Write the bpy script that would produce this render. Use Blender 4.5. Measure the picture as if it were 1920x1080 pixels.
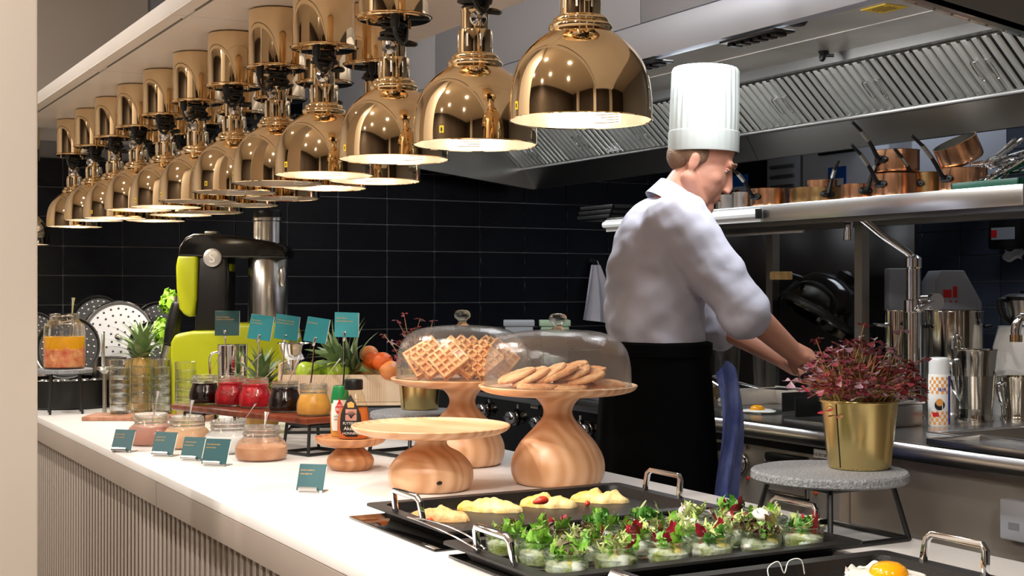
import bpy, bmesh, math, random
from mathutils import Vector, Matrix, Euler, noise
R = math.radians
for o in list(bpy.data.objects): bpy.data.objects.remove(o)
C = bpy.context.scene.collection
SC = bpy.context.scene
# ---------------------------------------------------------------- camera
F, YAW, ZC = 2550.0, R(28.8), 1.27          # focal length in pixels of a 1920 px frame, heading, eye height
SY, CY = math.sin(YAW), math.cos(YAW)
cam = bpy.data.objects.new('camera', bpy.data.cameras.new('camera')); C.objects.link(cam)
cam.location = (0, 0, ZC); cam.rotation_euler = (R(90), 0, -YAW)
cam.data.lens = 36.0 * F / 1920; cam.data.clip_start = .02
SC.camera = cam
# ---------------------------------------------------------------- world, large lights, exposure
SC.view_settings.view_transform = 'Standard'; SC.view_settings.look = 'None'
SC.view_settings.gamma = 1; SC.view_settings.use_curve_mapping = False
SC.view_settings.exposure = 0.0
w = bpy.data.worlds.new('world'); SC.world = w; w.use_nodes = True
w.node_tree.nodes['Background'].inputs[0].default_value = (.55, .47, .40, 1)
w.node_tree.nodes['Background'].inputs[1].default_value = .25
def area(name, loc, rot, sx, sy, power, col):
    l = bpy.data.lights.new(name, 'AREA'); l.shape = 'RECTANGLE'; l.size = sx; l.size_y = sy
    l.energy = power; l.color = col
    o = bpy.data.objects.new(name, l); C.objects.link(o); o.location = loc; o.rotation_euler = rot
    return o
# recessed ceiling luminaires of the dining room (their frames are built with the ceiling)
CEIL = 3.0
ROOMLIGHTS = [(-.35, .5), (-.55, 1.9), (-.55, 3.6), (-1.7, -.6), (-1.9, 1.2), (-1.9, 3.0), (.45, -1.2), (-2.9, 2.0)]
for x, y in ROOMLIGHTS:
    area('room_light', (x, y, CEIL - .012), (0, 0, 0), .10, .10, 50, (1, .93, .85))
# strip lights behind the front lip of the extractor hood, one over the rear aisle
for y, p in ((2.55, 8), (3.45, 8), (4.4, 4)):
    area('hood_light', (2.02, y, 1.935), (0, R(-14), 0), .10, .62, p, (.92, .96, 1))
area('aisle_light', (4.0, 3.2, CEIL - .012), (0, 0, 0), .5, 1.2, 15, (.80, .88, 1))
# ---------------------------------------------------------------- pixel -> place
def U(px, py, z=None, X=None, Y=None, d=None):
    a = (px - 960) / F; b = (540 - py) / F
    dx = SY + a * CY; dy = CY - a * SY
    if z is not None: d = (z - ZC) / b
    elif X is not None: d = X / dx
    elif Y is not None: d = Y / dy
    return Vector((dx * d, dy * d, ZC + b * d))
def D(p): return p[0] * SY + p[1] * CY
# ---------------------------------------------------------------- mesh helpers
def cr(p, k=4):
    """Catmull-Rom smoothing of a polyline of tuples"""
    out = []
    n = len(p)
    for i in range(n - 1):
        a, b, c_, d_ = p[max(i-1, 0)], p[i], p[i+1], p[min(i+2, n-1)]
        for j in range(k):
            t = j / k
            out.append(tuple(.5 * (2*q1 + (q2-q0)*t + (2*q0-5*q1+4*q2-q3)*t*t + (3*q1-q0-3*q2+q3)*t**3)
                             for q0, q1, q2, q3 in zip(a, b, c_, d_)))
    out.append(tuple(p[-1]))
    return out
class G:
    def __init__(s): s.v = []; s.f = []; s.m = []
    def add(s, v, f, M=None, mi=0):
        o = len(s.v)
        s.v += [tuple(M @ Vector(p)) for p in v] if M is not None else [tuple(p) for p in v]
        s.f += [tuple(i + o for i in q) for q in f]; s.m += [mi] * len(f)
        return s
    def box(s, c, z, M=None, mi=0):
        x, y, zz = z[0]/2, z[1]/2, z[2]/2
        v = [(c[0]+i*x, c[1]+j*y, c[2]+k*zz) for k in (-1, 1) for j in (-1, 1) for i in (-1, 1)]
        return s.add(v, [(0,2,3,1), (4,5,7,6), (0,1,5,4), (2,6,7,3), (0,4,6,2), (1,3,7,5)], M, mi)
    def bx(s, a, b, M=None, mi=0):
        return s.box([(i+j)/2 for i, j in zip(a, b)], [abs(j-i) for i, j in zip(a, b)], M, mi)
    def lathe(s, prof, n=32, M=None, mi=0, c=(0, 0, 0), rf=None):
        v = []; rows = []
        for k, (r, z) in enumerate(prof):
            if r < 1e-6: rows.append([len(v)]); v.append((c[0], c[1], c[2]+z))
            else:
                rows.append(list(range(len(v), len(v)+n)))
                for i in range(n):
                    a = 2*math.pi*i/n; q = r * (rf(a, z) if rf else 1)
                    v.append((c[0]+q*math.cos(a), c[1]+q*math.sin(a), c[2]+z))
        f = []
        for A, B in zip(rows, rows[1:]):
            if len(A) == 1 and len(B) == 1: continue
            for i in range(n):
                j = (i+1) % n
                if len(A) == 1: f.append((A[0], B[j], B[i]))
                elif len(B) == 1: f.append((A[i], A[j], B[0]))
                else: f.append((A[i], A[j], B[j], B[i]))
        return s.add(v, f, M, mi)
    def tube(s, pts, r, n=8, closed=False, M=None, mi=0, flat=None):
        p = [Vector(q) for q in pts]; N = len(p)
        rr = r if isinstance(r, (list, tuple)) else [r]*N
        v = []; f = []; up = None
        for i in range(N):
            t = (p[(i+1) % N] - p[i-1]) if closed else (p[min(i+1, N-1)] - p[max(i-1, 0)])
            if t.length < 1e-9: t = Vector((0, 0, 1))
            t.normalize()
            if up is None:
                up = Vector((0, 0, 1)) if abs(t.z) < .9 else Vector((0, 1, 0))
            up = (up - t*up.dot(t))
            if up.length < 1e-6: up = t.orthogonal()
            up.normalize(); sd = t.cross(up)
            fl = flat if flat else 1
            for k in range(n):
                a = 2*math.pi*(k+.5)/n
                v.append(p[i] + (up*math.sin(a)*fl + sd*math.cos(a))*rr[i])
        for i in range(N if closed else N-1):
            j = (i+1) % N
            for k in range(n):
                m = (k+1) % n
                f.append((i*n+k, i*n+m, j*n+m, j*n+k))
        if not closed:
            f.append(tuple(reversed(range(n)))); f.append(tuple(range((N-1)*n, N*n)))
        return s.add(v, f, M, mi)
    def prism(s, poly, z0, z1, M=None, mi=0):
        n = len(poly)
        ar = sum(poly[i][0]*poly[(i+1) % n][1]-poly[(i+1) % n][0]*poly[i][1] for i in range(n))
        if ar < 0: poly = list(reversed(poly))
        v = [(x, y, z0) for x, y in poly] + [(x, y, z1) for x, y in poly]
        f = [tuple(reversed(range(n))), tuple(range(n, 2*n))] + [(i, (i+1) % n, n+(i+1) % n, n+i) for i in range(n)]
        return s.add(v, f, M, mi)
    def ball(s, c, r, n=16, M=None, mi=0):
        r = r if isinstance(r, (tuple, list)) else (r, r, r)
        h = max(4, n//2)
        pr = [(math.sin(math.pi*i/h), -math.cos(math.pi*i/h)) for i in range(h+1)]
        pr[0] = (0, -1); pr[-1] = (0, 1)
        q = Matrix.Translation(Vector(c)) @ Matrix.Diagonal((*r, 1))
        return s.lathe(pr, n, (M @ q) if M is not None else q, mi)
    def cap(s, a, b, ra, rb, n=14, mi=0, sc=None):
        """tapered capsule from a to b"""
        a, b = Vector(a), Vector(b); t = b - a; L = t.length
        q = t.to_track_quat('Z', 'Y').to_matrix().to_4x4() if L > 1e-6 else Matrix()
        pr = [(0, -ra)] + [(ra*math.sin(x), -ra*math.cos(x)) for x in (.5, 1., 1.57)]
        pr += [(rb*math.cos(x), L+rb*math.sin(x)) for x in (0, .57, 1.07)] + [(0, L+rb)]
        if sc: q = q @ Matrix.Diagonal((sc[0], sc[1], 1, 1))
        return s.lathe(pr, n, Matrix.Translation(a) @ q, mi)
    def loft(s, secs, n=24, M=None, mi=0, cap=True):
        """secs: (cx, cy, z, rx, ry)"""
        v = []; f = []
        for cx, cy, z, rx, ry in secs:
            for i in range(n):
                a = 2*math.pi*i/n
                v.append((cx+rx*math.cos(a), cy+ry*math.sin(a), z))
        for k in range(len(secs)-1):
            for i in range(n):
                j = (i+1) % n
                f.append((k*n+i, k*n+j, (k+1)*n+j, (k+1)*n+i))
        if cap:
            f.append(tuple(reversed(range(n)))); f.append(tuple(range((len(secs)-1)*n, len(secs)*n)))
        return s.add(v, f, M, mi)
    def grid(s, fn, nu, nv, M=None, mi=0):
        v = [fn(i/nu, j/nv) for i in range(nu+1) for j in range(nv+1)]
        f = [(i*(nv+1)+j, (i+1)*(nv+1)+j, (i+1)*(nv+1)+j+1, i*(nv+1)+j+1) for i in range(nu) for j in range(nv)]
        return s.add(v, f, M, mi)
    def mesh(s, name, mats, bevel=0, seg=2, smooth=True, angle=38):
        me = bpy.data.meshes.new(name)
        me.from_pydata(s.v, [], s.f)
        me.polygons.foreach_set('material_index', s.m)
        for m in (mats if isinstance(mats, (list, tuple)) else [mats]): me.materials.append(MAT[m] if isinstance(m, str) else m)
        if bevel:
            bm = bmesh.new(); bm.from_mesh(me)
            es = [e for e in bm.edges if len(e.link_faces) == 2 and e.calc_face_angle(0) > .6]
            bmesh.ops.bevel(bm, geom=es, offset=bevel, segments=seg, affect='EDGES', profile=.5, clamp_overlap=True)
            bm.to_mesh(me); bm.free()
        if smooth:
            me.shade_smooth(); me.set_sharp_from_angle(angle=R(angle))
        me.update()
        return me
def obj(name, g, mats=None, parent=None, loc=None, rot=None, bevel=0, seg=2, smooth=True, angle=38):
    me = g.mesh(name, mats, bevel, seg, smooth, angle) if isinstance(g, G) else g
    o = bpy.data.objects.new(name, me); C.objects.link(o)
    if parent is not None: o.parent = parent
    if loc is not None: o.location = loc
    if rot is not None: o.rotation_euler = rot
    return o
def tag(o, label, cat, group=None, kind=None):
    o['label'] = label; o['category'] = cat
    if group: o['group'] = group
    if kind: o['kind'] = kind
    return o
def thing(name, label, cat, loc=(0, 0, 0), rz=0, group=None):
    o = bpy.data.objects.new(name, None); C.objects.link(o); o.empty_display_size = .05
    o.location = loc; o.rotation_euler = (0, 0, rz)
    return tag(o, label, cat, group)
def struct(o): o['kind'] = 'structure'; return o
KIDS = {}
def kids(o): return [c for c in bpy.data.objects if c.parent == o]
def dup(root, loc, rz=0, label=None, group=None, rot=None):
    def cp(o, par):
        c = o.copy(); C.objects.link(c); c.parent = par
        for ch in tree.get(o.name, []): cp(ch, c)
        return c
    tree = {}
    def walk(o):
        tree[o.name] = list(o.children)
        for ch in o.children: walk(ch)
    walk(root)
    r = cp(root, None); r.location = loc; r.rotation_euler = rot if rot else (0, 0, rz)
    if label: r['label'] = label
    if group: r['group'] = group
    return r
def hx(h, k=1.0):
    h = h.lstrip('#'); o = []
    for i in (0, 2, 4):
        x = int(h[i:i+2], 16)/255
        o.append((x/12.92 if x <= .04045 else ((x+.055)/1.055)**2.4)*k)
    return (*o, 1)
def text(name, body, size, mat, parent, loc, rot, align='LEFT', ext=.0002, sx=1):
    cu = bpy.data.curves.new(name, 'FONT'); cu.body = body; cu.size = size; cu.extrude = ext; cu.align_x = align
    cu.resolution_u = 3
    t = bpy.data.objects.new(name+'_tmp', cu); C.objects.link(t)
    me = bpy.data.meshes.new_from_object(t.evaluated_get(bpy.context.evaluated_depsgraph_get()))
    bpy.data.objects.remove(t); bpy.data.curves.remove(cu)
    me.name = name; me.materials.clear(); me.materials.append(MAT[mat])
    o = bpy.data.objects.new(name, me); C.objects.link(o); o.parent = parent; o.location = loc; o.rotation_euler = rot
    o.scale = (sx, 1, 1)
    return o
# ---------------------------------------------------------------- materials
MAT = {}
def mat(name, col, rough=.5, metal=0, var=0, vscale=8, stretch=(1, 1, 1), bump=0, bscale=40, spec=None, emit=None, es=0,
        col2=None, trans=0, sss=0, coat=0, aniso=0, rvar=0, ior=None):
    m = bpy.data.materials.new(name); m.use_nodes = True; MAT[name] = m
    nt = m.node_tree; b = nt.nodes['Principled BSDF']; L = nt.links
    col = hx(col) if isinstance(col, str) else (*col[:3], 1)
    b.inputs['Base Color'].default_value = col
    b.inputs['Roughness'].default_value = rough; b.inputs['Metallic'].default_value = metal
    if spec is not None: b.inputs['Specular IOR Level'].default_value = spec
    if trans: b.inputs['Transmission Weight'].default_value = trans
    if ior: b.inputs['IOR'].default_value = ior
    if coat: b.inputs['Coat Weight'].default_value = coat; b.inputs['Coat Roughness'].default_value = .08
    if sss: b.inputs['Subsurface Weight'].default_value = sss; b.inputs['Subsurface Scale'].default_value = .01
    if emit: b.inputs['Emission Color'].default_value = hx(emit) if isinstance(emit, str) else (*emit, 1); b.inputs['Emission Strength'].default_value = es
    if var or col2 or bump or rvar:
        tc = nt.nodes.new('ShaderNodeTexCoord'); mp = nt.nodes.new('ShaderNodeMapping')
        mp.inputs['Scale'].default_value = stretch; L.new(tc.outputs['Object'], mp.inputs[0])
    if var or col2 or rvar:
        nz = nt.nodes.new('ShaderNodeTexNoise'); nz.inputs['Scale'].default_value = vscale; nz.inputs['Detail'].default_value = 6
        L.new(mp.outputs[0], nz.inputs['Vector'])
        rp = nt.nodes.new('ShaderNodeValToRGB'); L.new(nz.outputs[0], rp.inputs[0])
        rp.color_ramp.elements[0].position = .32; rp.color_ramp.elements[1].position = .68
        if col2: c2 = hx(col2) if isinstance(col2, str) else (*col2, 1); c1 = col
        else: c1 = tuple(x*(1-var) for x in col[:3])+(1,); c2 = tuple(min(1, x*(1+var)) for x in col[:3])+(1,)
        rp.color_ramp.elements[0].color = c1; rp.color_ramp.elements[1].color = c2
        if var or col2: L.new(rp.outputs[0], b.inputs['Base Color'])
        if rvar:
            mr = nt.nodes.new('ShaderNodeMapRange'); L.new(nz.outputs[0], mr.inputs[0])
            mr.inputs[1].default_value = .3; mr.inputs[2].default_value = .7
            mr.inputs[3].default_value = max(0, rough-rvar); mr.inputs[4].default_value = rough+rvar
            L.new(mr.outputs[0], b.inputs['Roughness'])
    if bump:
        n2 = nt.nodes.new('ShaderNodeTexNoise'); n2.inputs['Scale'].default_value = bscale; n2.inputs['Detail'].default_value = 5
        L.new(mp.outputs[0], n2.inputs['Vector'])
        bp = nt.nodes.new('ShaderNodeBump'); bp.inputs['Strength'].default_value = bump; bp.inputs['Distance'].default_value = .01
        L.new(n2.outputs[0], bp.inputs['Height']); L.new(bp.outputs[0], b.inputs['Normal'])
    return m
def thin_glass(name, tint=(1, 1, 1), refl=.9, rough=0.0, haze=0, base=.04, bump=0, bs=200):
    m = bpy.data.materials.new(name); m.use_nodes = True; MAT[name] = m
    nt = m.node_tree; nt.nodes.remove(nt.nodes['Principled BSDF']); L = nt.links
    out = nt.nodes['Material Output']
    tr = nt.nodes.new('ShaderNodeBsdfTransparent'); tr.inputs[0].default_value = (*tint, 1)
    gl = nt.nodes.new('ShaderNodeBsdfGlossy'); gl.inputs['Roughness'].default_value = rough
    fr = nt.nodes.new('ShaderNodeLayerWeight'); fr.inputs[0].default_value = .35
    mr = nt.nodes.new('ShaderNodeMapRange'); mr.inputs[3].default_value = base; mr.inputs[4].default_value = refl
    pw = nt.nodes.new('ShaderNodeMath'); pw.operation = 'POWER'; pw.inputs[1].default_value = 2.2
    L.new(fr.outputs['Facing'], pw.inputs[0]); L.new(pw.outputs[0], mr.inputs[0])
    mx = nt.nodes.new('ShaderNodeMixShader'); L.new(mr.outputs[0], mx.inputs[0]); L.new(tr.outputs[0], mx.inputs[1]); L.new(gl.outputs[0], mx.inputs[2])
    last = mx
    if bump:
        tc = nt.nodes.new('ShaderNodeTexCoord'); n2 = nt.nodes.new('ShaderNodeTexNoise'); n2.inputs['Scale'].default_value = bs
        L.new(tc.outputs['Object'], n2.inputs['Vector'])
        bp = nt.nodes.new('ShaderNodeBump'); bp.inputs['Strength'].default_value = bump; bp.inputs['Distance'].default_value = .003
        L.new(n2.outputs[0], bp.inputs['Height']); L.new(bp.outputs[0], gl.inputs['Normal'])
    if haze:
        df = nt.nodes.new('ShaderNodeBsdfDiffuse'); df.inputs[0].default_value = (.9, .9, .9, 1)
        m2 = nt.nodes.new('ShaderNodeMixShader'); m2.inputs[0].default_value = haze
        L.new(mx.outputs[0], m2.inputs[1]); L.new(df.outputs[0], m2.inputs[2]); last = m2
    L.new(last.outputs[0], out.inputs[0])
    return m
def real_glass(name, tint, k):
    """refracting glass whose walls also pass light straight through"""
    m = bpy.data.materials.new(name); m.use_nodes = True; MAT[name] = m
    nt = m.node_tree; b = nt.nodes['Principled BSDF']; L = nt.links; out = nt.nodes['Material Output']
    b.inputs['Base Color'].default_value = (*tint, 1); b.inputs['Roughness'].default_value = 0; b.inputs['Transmission Weight'].default_value = 1; b.inputs['IOR'].default_value = 1.42
    tr = nt.nodes.new('ShaderNodeBsdfTransparent'); tr.inputs[0].default_value = (*tint, 1)
    mx = nt.nodes.new('ShaderNodeMixShader'); mx.inputs[0].default_value = k
    L.new(tr.outputs[0], mx.inputs[1]); L.new(b.outputs[0], mx.inputs[2]); L.new(mx.outputs[0], out.inputs[0])
    return m
def wood(name, c1, c2, scale=9, rough=.42, stretch=(1, 1, 6), spots=False):
    m = bpy.data.materials.new(name); m.use_nodes = True; MAT[name] = m
    nt = m.node_tree; b = nt.nodes['Principled BSDF']; L = nt.links
    tc = nt.nodes.new('ShaderNodeTexCoord'); mp = nt.nodes.new('ShaderNodeMapping'); mp.inputs['Scale'].default_value = stretch
    L.new(tc.outputs['Object'], mp.inputs[0])
    nz = nt.nodes.new('ShaderNodeTexNoise'); nz.inputs['Scale'].default_value = scale*.5; nz.inputs['Detail'].default_value = 3
    L.new(mp.outputs[0], nz.inputs['Vector'])
    wv = nt.nodes.new('ShaderNodeTexWave'); wv.wave_type = 'BANDS'; wv.bands_direction = 'X'
    wv.inputs['Scale'].default_value = scale; wv.inputs['Distortion'].default_value = 5; wv.inputs['Detail'].default_value = 2; wv.inputs['Detail Scale'].default_value = 1.0
    L.new(mp.outputs[0], wv.inputs['Vector'])
    # glued staves, each of its own tone
    sx = nt.nodes.new('ShaderNodeSeparateXYZ'); L.new(tc.outputs['Object'], sx.inputs[0])
    m1 = nt.nodes.new('ShaderNodeMath'); m1.operation = 'MULTIPLY'; m1.inputs[1].default_value = 19; L.new(sx.outputs[0], m1.inputs[0])
    m2 = nt.nodes.new('ShaderNodeMath'); m2.operation = 'FLOOR'; L.new(m1.outputs[0], m2.inputs[0])
    wn = nt.nodes.new('ShaderNodeTexWhiteNoise'); wn.noise_dimensions = '1D'; L.new(m2.outputs[0], wn.inputs['W'])
    sv = nt.nodes.new('ShaderNodeMath'); sv.operation = 'MULTIPLY_ADD'; sv.inputs[1].default_value = .30; L.new(wn.outputs[0], sv.inputs[0])
    mx = nt.nodes.new('ShaderNodeMath'); mx.operation = 'MULTIPLY_ADD'; mx.inputs[1].default_value = .26
    L.new(wv.outputs[1], mx.inputs[0]); 
    ml = nt.nodes.new('ShaderNodeMath'); ml.operation = 'MULTIPLY'; ml.inputs[1].default_value = .7; L.new(nz.outputs[0], ml.inputs[0])
    L.new(ml.outputs[0], sv.inputs[2]); L.new(sv.outputs[0], mx.inputs[2])
    rp = nt.nodes.new('ShaderNodeValToRGB'); L.new(mx.outputs[0], rp.inputs[0])
    rp.color_ramp.elements[0].position = .25; rp.color_ramp.elements[0].color = hx(c1)
    rp.color_ramp.elements[1].position = .75; rp.color_ramp.elements[1].color = hx(c2)
    L.new(rp.outputs[0], b.inputs['Base Color']); b.inputs['Roughness'].default_value = rough
    return m
mat('paint', '#cfc4b8', .7, var=.03, vscale=2)
mat('paint_soffit', '#b3a89c', .8, var=.05, vscale=1.2)
mat('ceiling', '#cfc3b4', .8)
mat('room_dark', '#3a3029', .7, var=.3, vscale=1)
mat('floor', '#9a8f83', .55, var=.10, vscale=5)
mat('tile', (.006, .0065, .009), .24, var=.25, vscale=3, spec=.28)
mat('tile_blue', (.05, .06, .085), .25, var=.15, vscale=3)
mat('grout', (.27, .27, .28), .8)
mat('solid_white', '#e9e6e3', .32, var=.03, vscale=2.2, stretch=(1, .5, 1))
mat('edge_taupe', '#978b81', .45, var=.02)
mat('slat', '#9d9186', .5); mat('slat_back', '#3b322c', .7)
mat('canopy', '#ddd6cf', .38, var=.03, vscale=4)
mat('slot_dark', '#5b544e', .6)
mat('brass', (.90, .69, .43), .045, 1)
mat('brass_dull', (.72, .52, .28), .16, 1)
mat('lamp_inner', (.86, .80, .72), .28, .85)
mat('bulb', (1, .9, .75), .3, emit=(1, .86, .66), es=14)
mat('bulb_off', (.9, .85, .8), .2)
mat('black_cord', '#101010', .45)
mat('chrome', (.80, .80, .82), .07, 1)
mat('steel', (.66, .655, .64), .24, 1)
mat('steel_dark', (.34, .33, .31), .30, 1)
mat('steel_blue', (.56, .61, .72), .42, .7)
mat('baffle', (.74, .75, .70), .32, .55)
mat('pot_steel', (.66, .62, .55), .11, 1)
mat('steel_worn', (.68, .62, .55), .36, .55, var=.10, vscale=5)
mat('tray_steel', (.42, .42, .42), .42, .9)
mat('white_label', '#f2efe8', .6); mat('yellow', '#e8c01c', .5); mat('ink', '#191512', .6)
mat('black_metal', '#151515', .38, bump=.05, bscale=200); mat('black_gloss', '#070707', .06, coat=.5)
mat('black_plastic', '#0c0b0b', .35); mat('nonstick', '#1c1b1b', .42, bump=.12, bscale=400, spec=.4)
mat('black_enamel', '#0b0b0c', .12)
mat('teal_front', '#064d53', .45, var=.05)
mat('teal', '#067e87', .45, var=.06, vscale=6); mat('teal_dark', '#06403f', .45, var=.06)
mat('gold_ink', '#a98a4c', .5)
mat('lime', '#a7ad0c', .38); mat('grey_badge', (.7, .68, .65), .3, .6)
wood('wood_light', '#c08554', '#edc199', 14, .36, (1, 1, .16))
wood('wood_warm', '#a5683c', '#d79b6c', 15, .36, (1, 1, .16))
wood('wood_pale', '#d9b48e', '#f0d7b8', 9, .55, (6, 1, 1))
wood('wood_dark', '#43180c', '#7c3a22', 9, .3, (1, 5, 1))
wood('wood_board', '#8f5f45', '#b8866a', 9, .5, (1, 5, 1))
wood('bamboo', '#b98b4b', '#ddb878', 12, .5, (1, 6, 1))
mat('slate', '#9a9ca0', .75, col2='#6d7075', vscale=220, bump=.5, bscale=300)
mat('gold_pot', (.70, .55, .24), .25, 1)
mat('soil', '#241812', .9, bump=.6, bscale=120)
mat('copper', (.72, .38, .21), .24, 1, var=.25, vscale=12)
mat('copper_old', (.50, .31, .13), .28, 1, var=.3, vscale=10)
mat('tin', (.45, .44, .40), .32, 1); mat('cast_iron', '#131313', .4, .3, bump=.2, bscale=150)
real_glass('glass', (.985, .99, .985), .62)
real_glass('glass_tumbler', (.98, .99, .985), .88)
real_glass('glass_green', (.90, .955, .93), .62)
thin_glass('glass_dome', (.97, .96, .95), .8, .03, haze=.05, base=.06, bump=.25, bs=260)
thin_glass('bottle_clear', (.97, .93, .86), .6)
mat('jam_black', '#150305', .12, coat=.4); mat('jam_red', '#c40f22', .15, var=.3, vscale=40, coat=.4, bump=.5, bscale=60)
mat('jam_crimson', '#b00a1c', .15, var=.4, vscale=40, coat=.4, bump=.5, bscale=60)
mat('honey_yellow', '#e3a94c', .2, var=.12, vscale=30, sss=.2)
mat('cream_pink', '#c98f7d', .4, var=.12, vscale=30); mat('cream_tan', '#e2b68d', .4, var=.1, vscale=20)
mat('sugar', '#efedea', .7); mat('cinnamon', '#c5875f', .6, col2='#e0b08c', vscale=18, bump=.4, bscale=40)
mat('salsa', '#c4532c', .3, col2='#e3a877', vscale=45, bump=.5, bscale=60); mat('brine', '#e0a022', .15, var=.12, vscale=12)
mat('waffle', '#e39a58', .6, col2='#f6cb92', vscale=26, bump=.3, bscale=90)
mat('cookie', '#d58d52', .75, col2='#f0c190', vscale=34, bump=.7, bscale=90)
mat('omelette', '#eeb33f', .42, col2='#f8e3a6', vscale=30, bump=.5, bscale=45, sss=.1)
mat('salad_mix', '#e9e6da', .4, col2='#a9ad4a', vscale=55, bump=.6, bscale=90)
mat('omelette_brown', '#d98b42', .5, col2='#f0c98c', vscale=36, bump=.5, bscale=50)
mat('tomato', '#d8432a', .25, var=.2, vscale=20); mat('spring_onion', '#7f9a3c', .4)
mat('egg_white', '#f3efe6', .3, sss=.2, bump=.2, bscale=40); mat('egg_yolk', '#f2a30c', .15, coat=.3)
mat('mozzarella', '#efece2', .35, sss=.3); mat('potato', '#d9c26a', .4, var=.15, vscale=20)
mat('leaf_green', '#4f8f1f', .4, col2='#86b83e', vscale=40); mat('leaf_pale', '#a6bd62', .45, col2='#d5dca0', vscale=30)
mat('leaf_dark', '#2f6a1d', .4, col2='#5b9a34', vscale=40); mat('leaf_red', '#7d0f24', .35, col2='#b3213c', vscale=30)
mat('leaf_rosso', '#4a1a22', .4, col2='#6f7a35', vscale=26); mat('leaf_white', '#e8ddd6', .4)
mat('oxalis', '#5b1f2c', .4, col2='#8c3a45', vscale=30); mat('oxalis_red', '#a83240', .4, var=.2, vscale=30); mat('oxalis_mauve', '#7e5f72', .45, col2='#a98793', vscale=30)
mat('stem_pink', '#b5705a', .45, col2='#a39a52', vscale=20)
mat('pine_leaf', '#4c6a37', .45, col2='#93a877', vscale=24); mat('pine_body', '#8a6a2d', .6, col2='#b98a3e', vscale=40, bump=.4)
mat('apple', '#9dbf25', .25, col2='#c6d957', vscale=9); mat('tangerine', '#e5641a', .4, var=.12, vscale=10, bump=.25, bscale=220)
mat('peach', '#e89a55', .5, col2='#e2703c', vscale=9)
mat('lettuce', '#6fae1f', .4, col2='#a8d43f', vscale=25)
mat('skin', '#c98e76', .5, sss=.12, var=.07, vscale=12); mat('hair', '#7d5f48', .7, bump=.5, bscale=200)
mat('chef_white', '#c2c1cf', .8, bump=.18, bscale=14); mat('hat_white', '#b4b8b3', .9, spec=.2)
mat('apron_black', (.0016, .0016, .002), .95, spec=.12, bump=.15, bscale=18); mat('towel_blue', '#33458f', .9, col2='#8494d2', vscale=10, bump=.4, bscale=60)
mat('cloth', '#c8c3c9', .85, bump=.3, bscale=9); mat('eye_white', '#ddd6cf', .3); mat('lip', '#b3685a', .5)
mat('panel_dark', '#14100f', .28, spec=.3); mat('appliance_white', '#cfd3dc', .4); mat('appliance_grey', '#9a9da3', .45)
mat('blue_label', '#1f5fc0', .5); mat('red_led', '#ff2211', .5, emit=(1, .06, .04), es=2); mat('blue_led', '#2040ff', .5, emit=(.05, .12, 1), es=3)
mat('green_tray', '#0d4a36', .4); mat('pale_green', '#8ea58a', .5)
mat('red_label', '#d0141e', .5); mat('green_cap', '#0c7a3c', .4); mat('orange_check', '#eea24f', .6); mat('blue_print', '#2a3fb0', .5)
mat('agave', '#d8a24f', .15); mat('honey_amber', '#d9793a', .12, coat=.3); mat('plate_white', '#e6e6e4', .3)
mat('diffuser', (1, 1, 1), .5, emit=(1, .9, .78), es=3)
# ================================================================ the setting
YW, XK = 5.34, 4.64                       # tiled back wall, tiled kitchen side wall
TH = .1112; TW = .2224
g = G().bx((-3.6, -3.2, -.05), (XK+.1, YW+.1, 0)); struct(obj('floor', g, 'floor'))
g = G().bx((-3.6, -3.2, CEIL), (XK+.1, YW+.1, CEIL+.08)); struct(obj('ceiling', g, 'ceiling'))
for x, y in ROOMLIGHTS + [(4.0, 3.2)]:
    sx, sy = (.25, .6) if x == 4.0 else (.05, .05)
    g = G()
    for a, b in (((x-sx-.03, y-sy-.03), (x+sx+.03, y-sy)), ((x-sx-.03, y+sy), (x+sx+.03, y+sy+.03)),
                 ((x-sx-.03, y-sy), (x-sx, y+sy)), ((x+sx, y-sy), (x+sx+.03, y+sy))):
        g.bx((*a, CEIL-.02), (*b, CEIL+.001))
    o = obj('light_frame', g, 'paint', bpy.data.objects['ceiling'])
wb = struct(obj('wall_back', G().bx((-3.6, YW, 0), (XK+.1, YW+.1, CEIL)), 'grout'))
wr = struct(obj('wall_right', G().bx((XK, -3.2, 0), (XK+.1, YW, CEIL)), 'grout'))
struct(obj('wall_left', G().bx((-3.7, -3.2, 0), (-3.6, YW+.1, CEIL)), 'room_dark'))
struct(obj('wall_front', G().bx((-3.6, -3.3, 0), (XK+.1, -3.2, CEIL)), 'room_dark'))
# plain plaster on the back wall where no tiles are: dining-room side and above the lamp canopy
obj('plaster', G().bx((-3.6, YW-.012, 0), (.70, YW, CEIL)).bx((.70, YW-.012, 1.83), (1.31, YW, CEIL)).bx((1.31, YW-.012, 2.42), (XK, YW, CEIL)), 'paint_soffit', wb)
# tiles, each one its own piece
g0 = U(117.4, 516.4, Y=YW); X0, Z0 = g0.x, g0.z
tile_me = G().box((0, 0, 0), (TW-.0045, .010, TH-.0045)).mesh('tile', 'tile', bevel=.0012, seg=1)
for i in range(-2, 17):
    for j in range(-4, 9):
        x, z = X0+(i+.5)*TW, Z0+(j+.5)*TH
        if x-TW/2 < .70 or x+TW/2 > XK: continue
        if z > 1.80 and x < 1.5: continue
        obj('tile', tile_me, None, wb, (x, YW-.004, z))
tile_r = G().box((0, 0, 0), (.010, TW-.0045, TH-.0045)).mesh('tile', 'tile_blue', bevel=.0012, seg=1)
g1 = U(1878, 478, X=XK)
for i in range(-8, 6):
    for j in range(-4, 9):
        y, z = g1.y+(i+.5)*TW, g1.z+(j+.5)*TH
        if y+TW/2 > YW: continue
        obj('tile', tile_r, None, wr, (XK-.004, y, z))
# pillar at the left edge of the picture
struct(obj('wall_pillar', G().bx((-.45, 2.2, 0), (.3715, 2.55, CEIL)), 'paint', bevel=.004))
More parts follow.
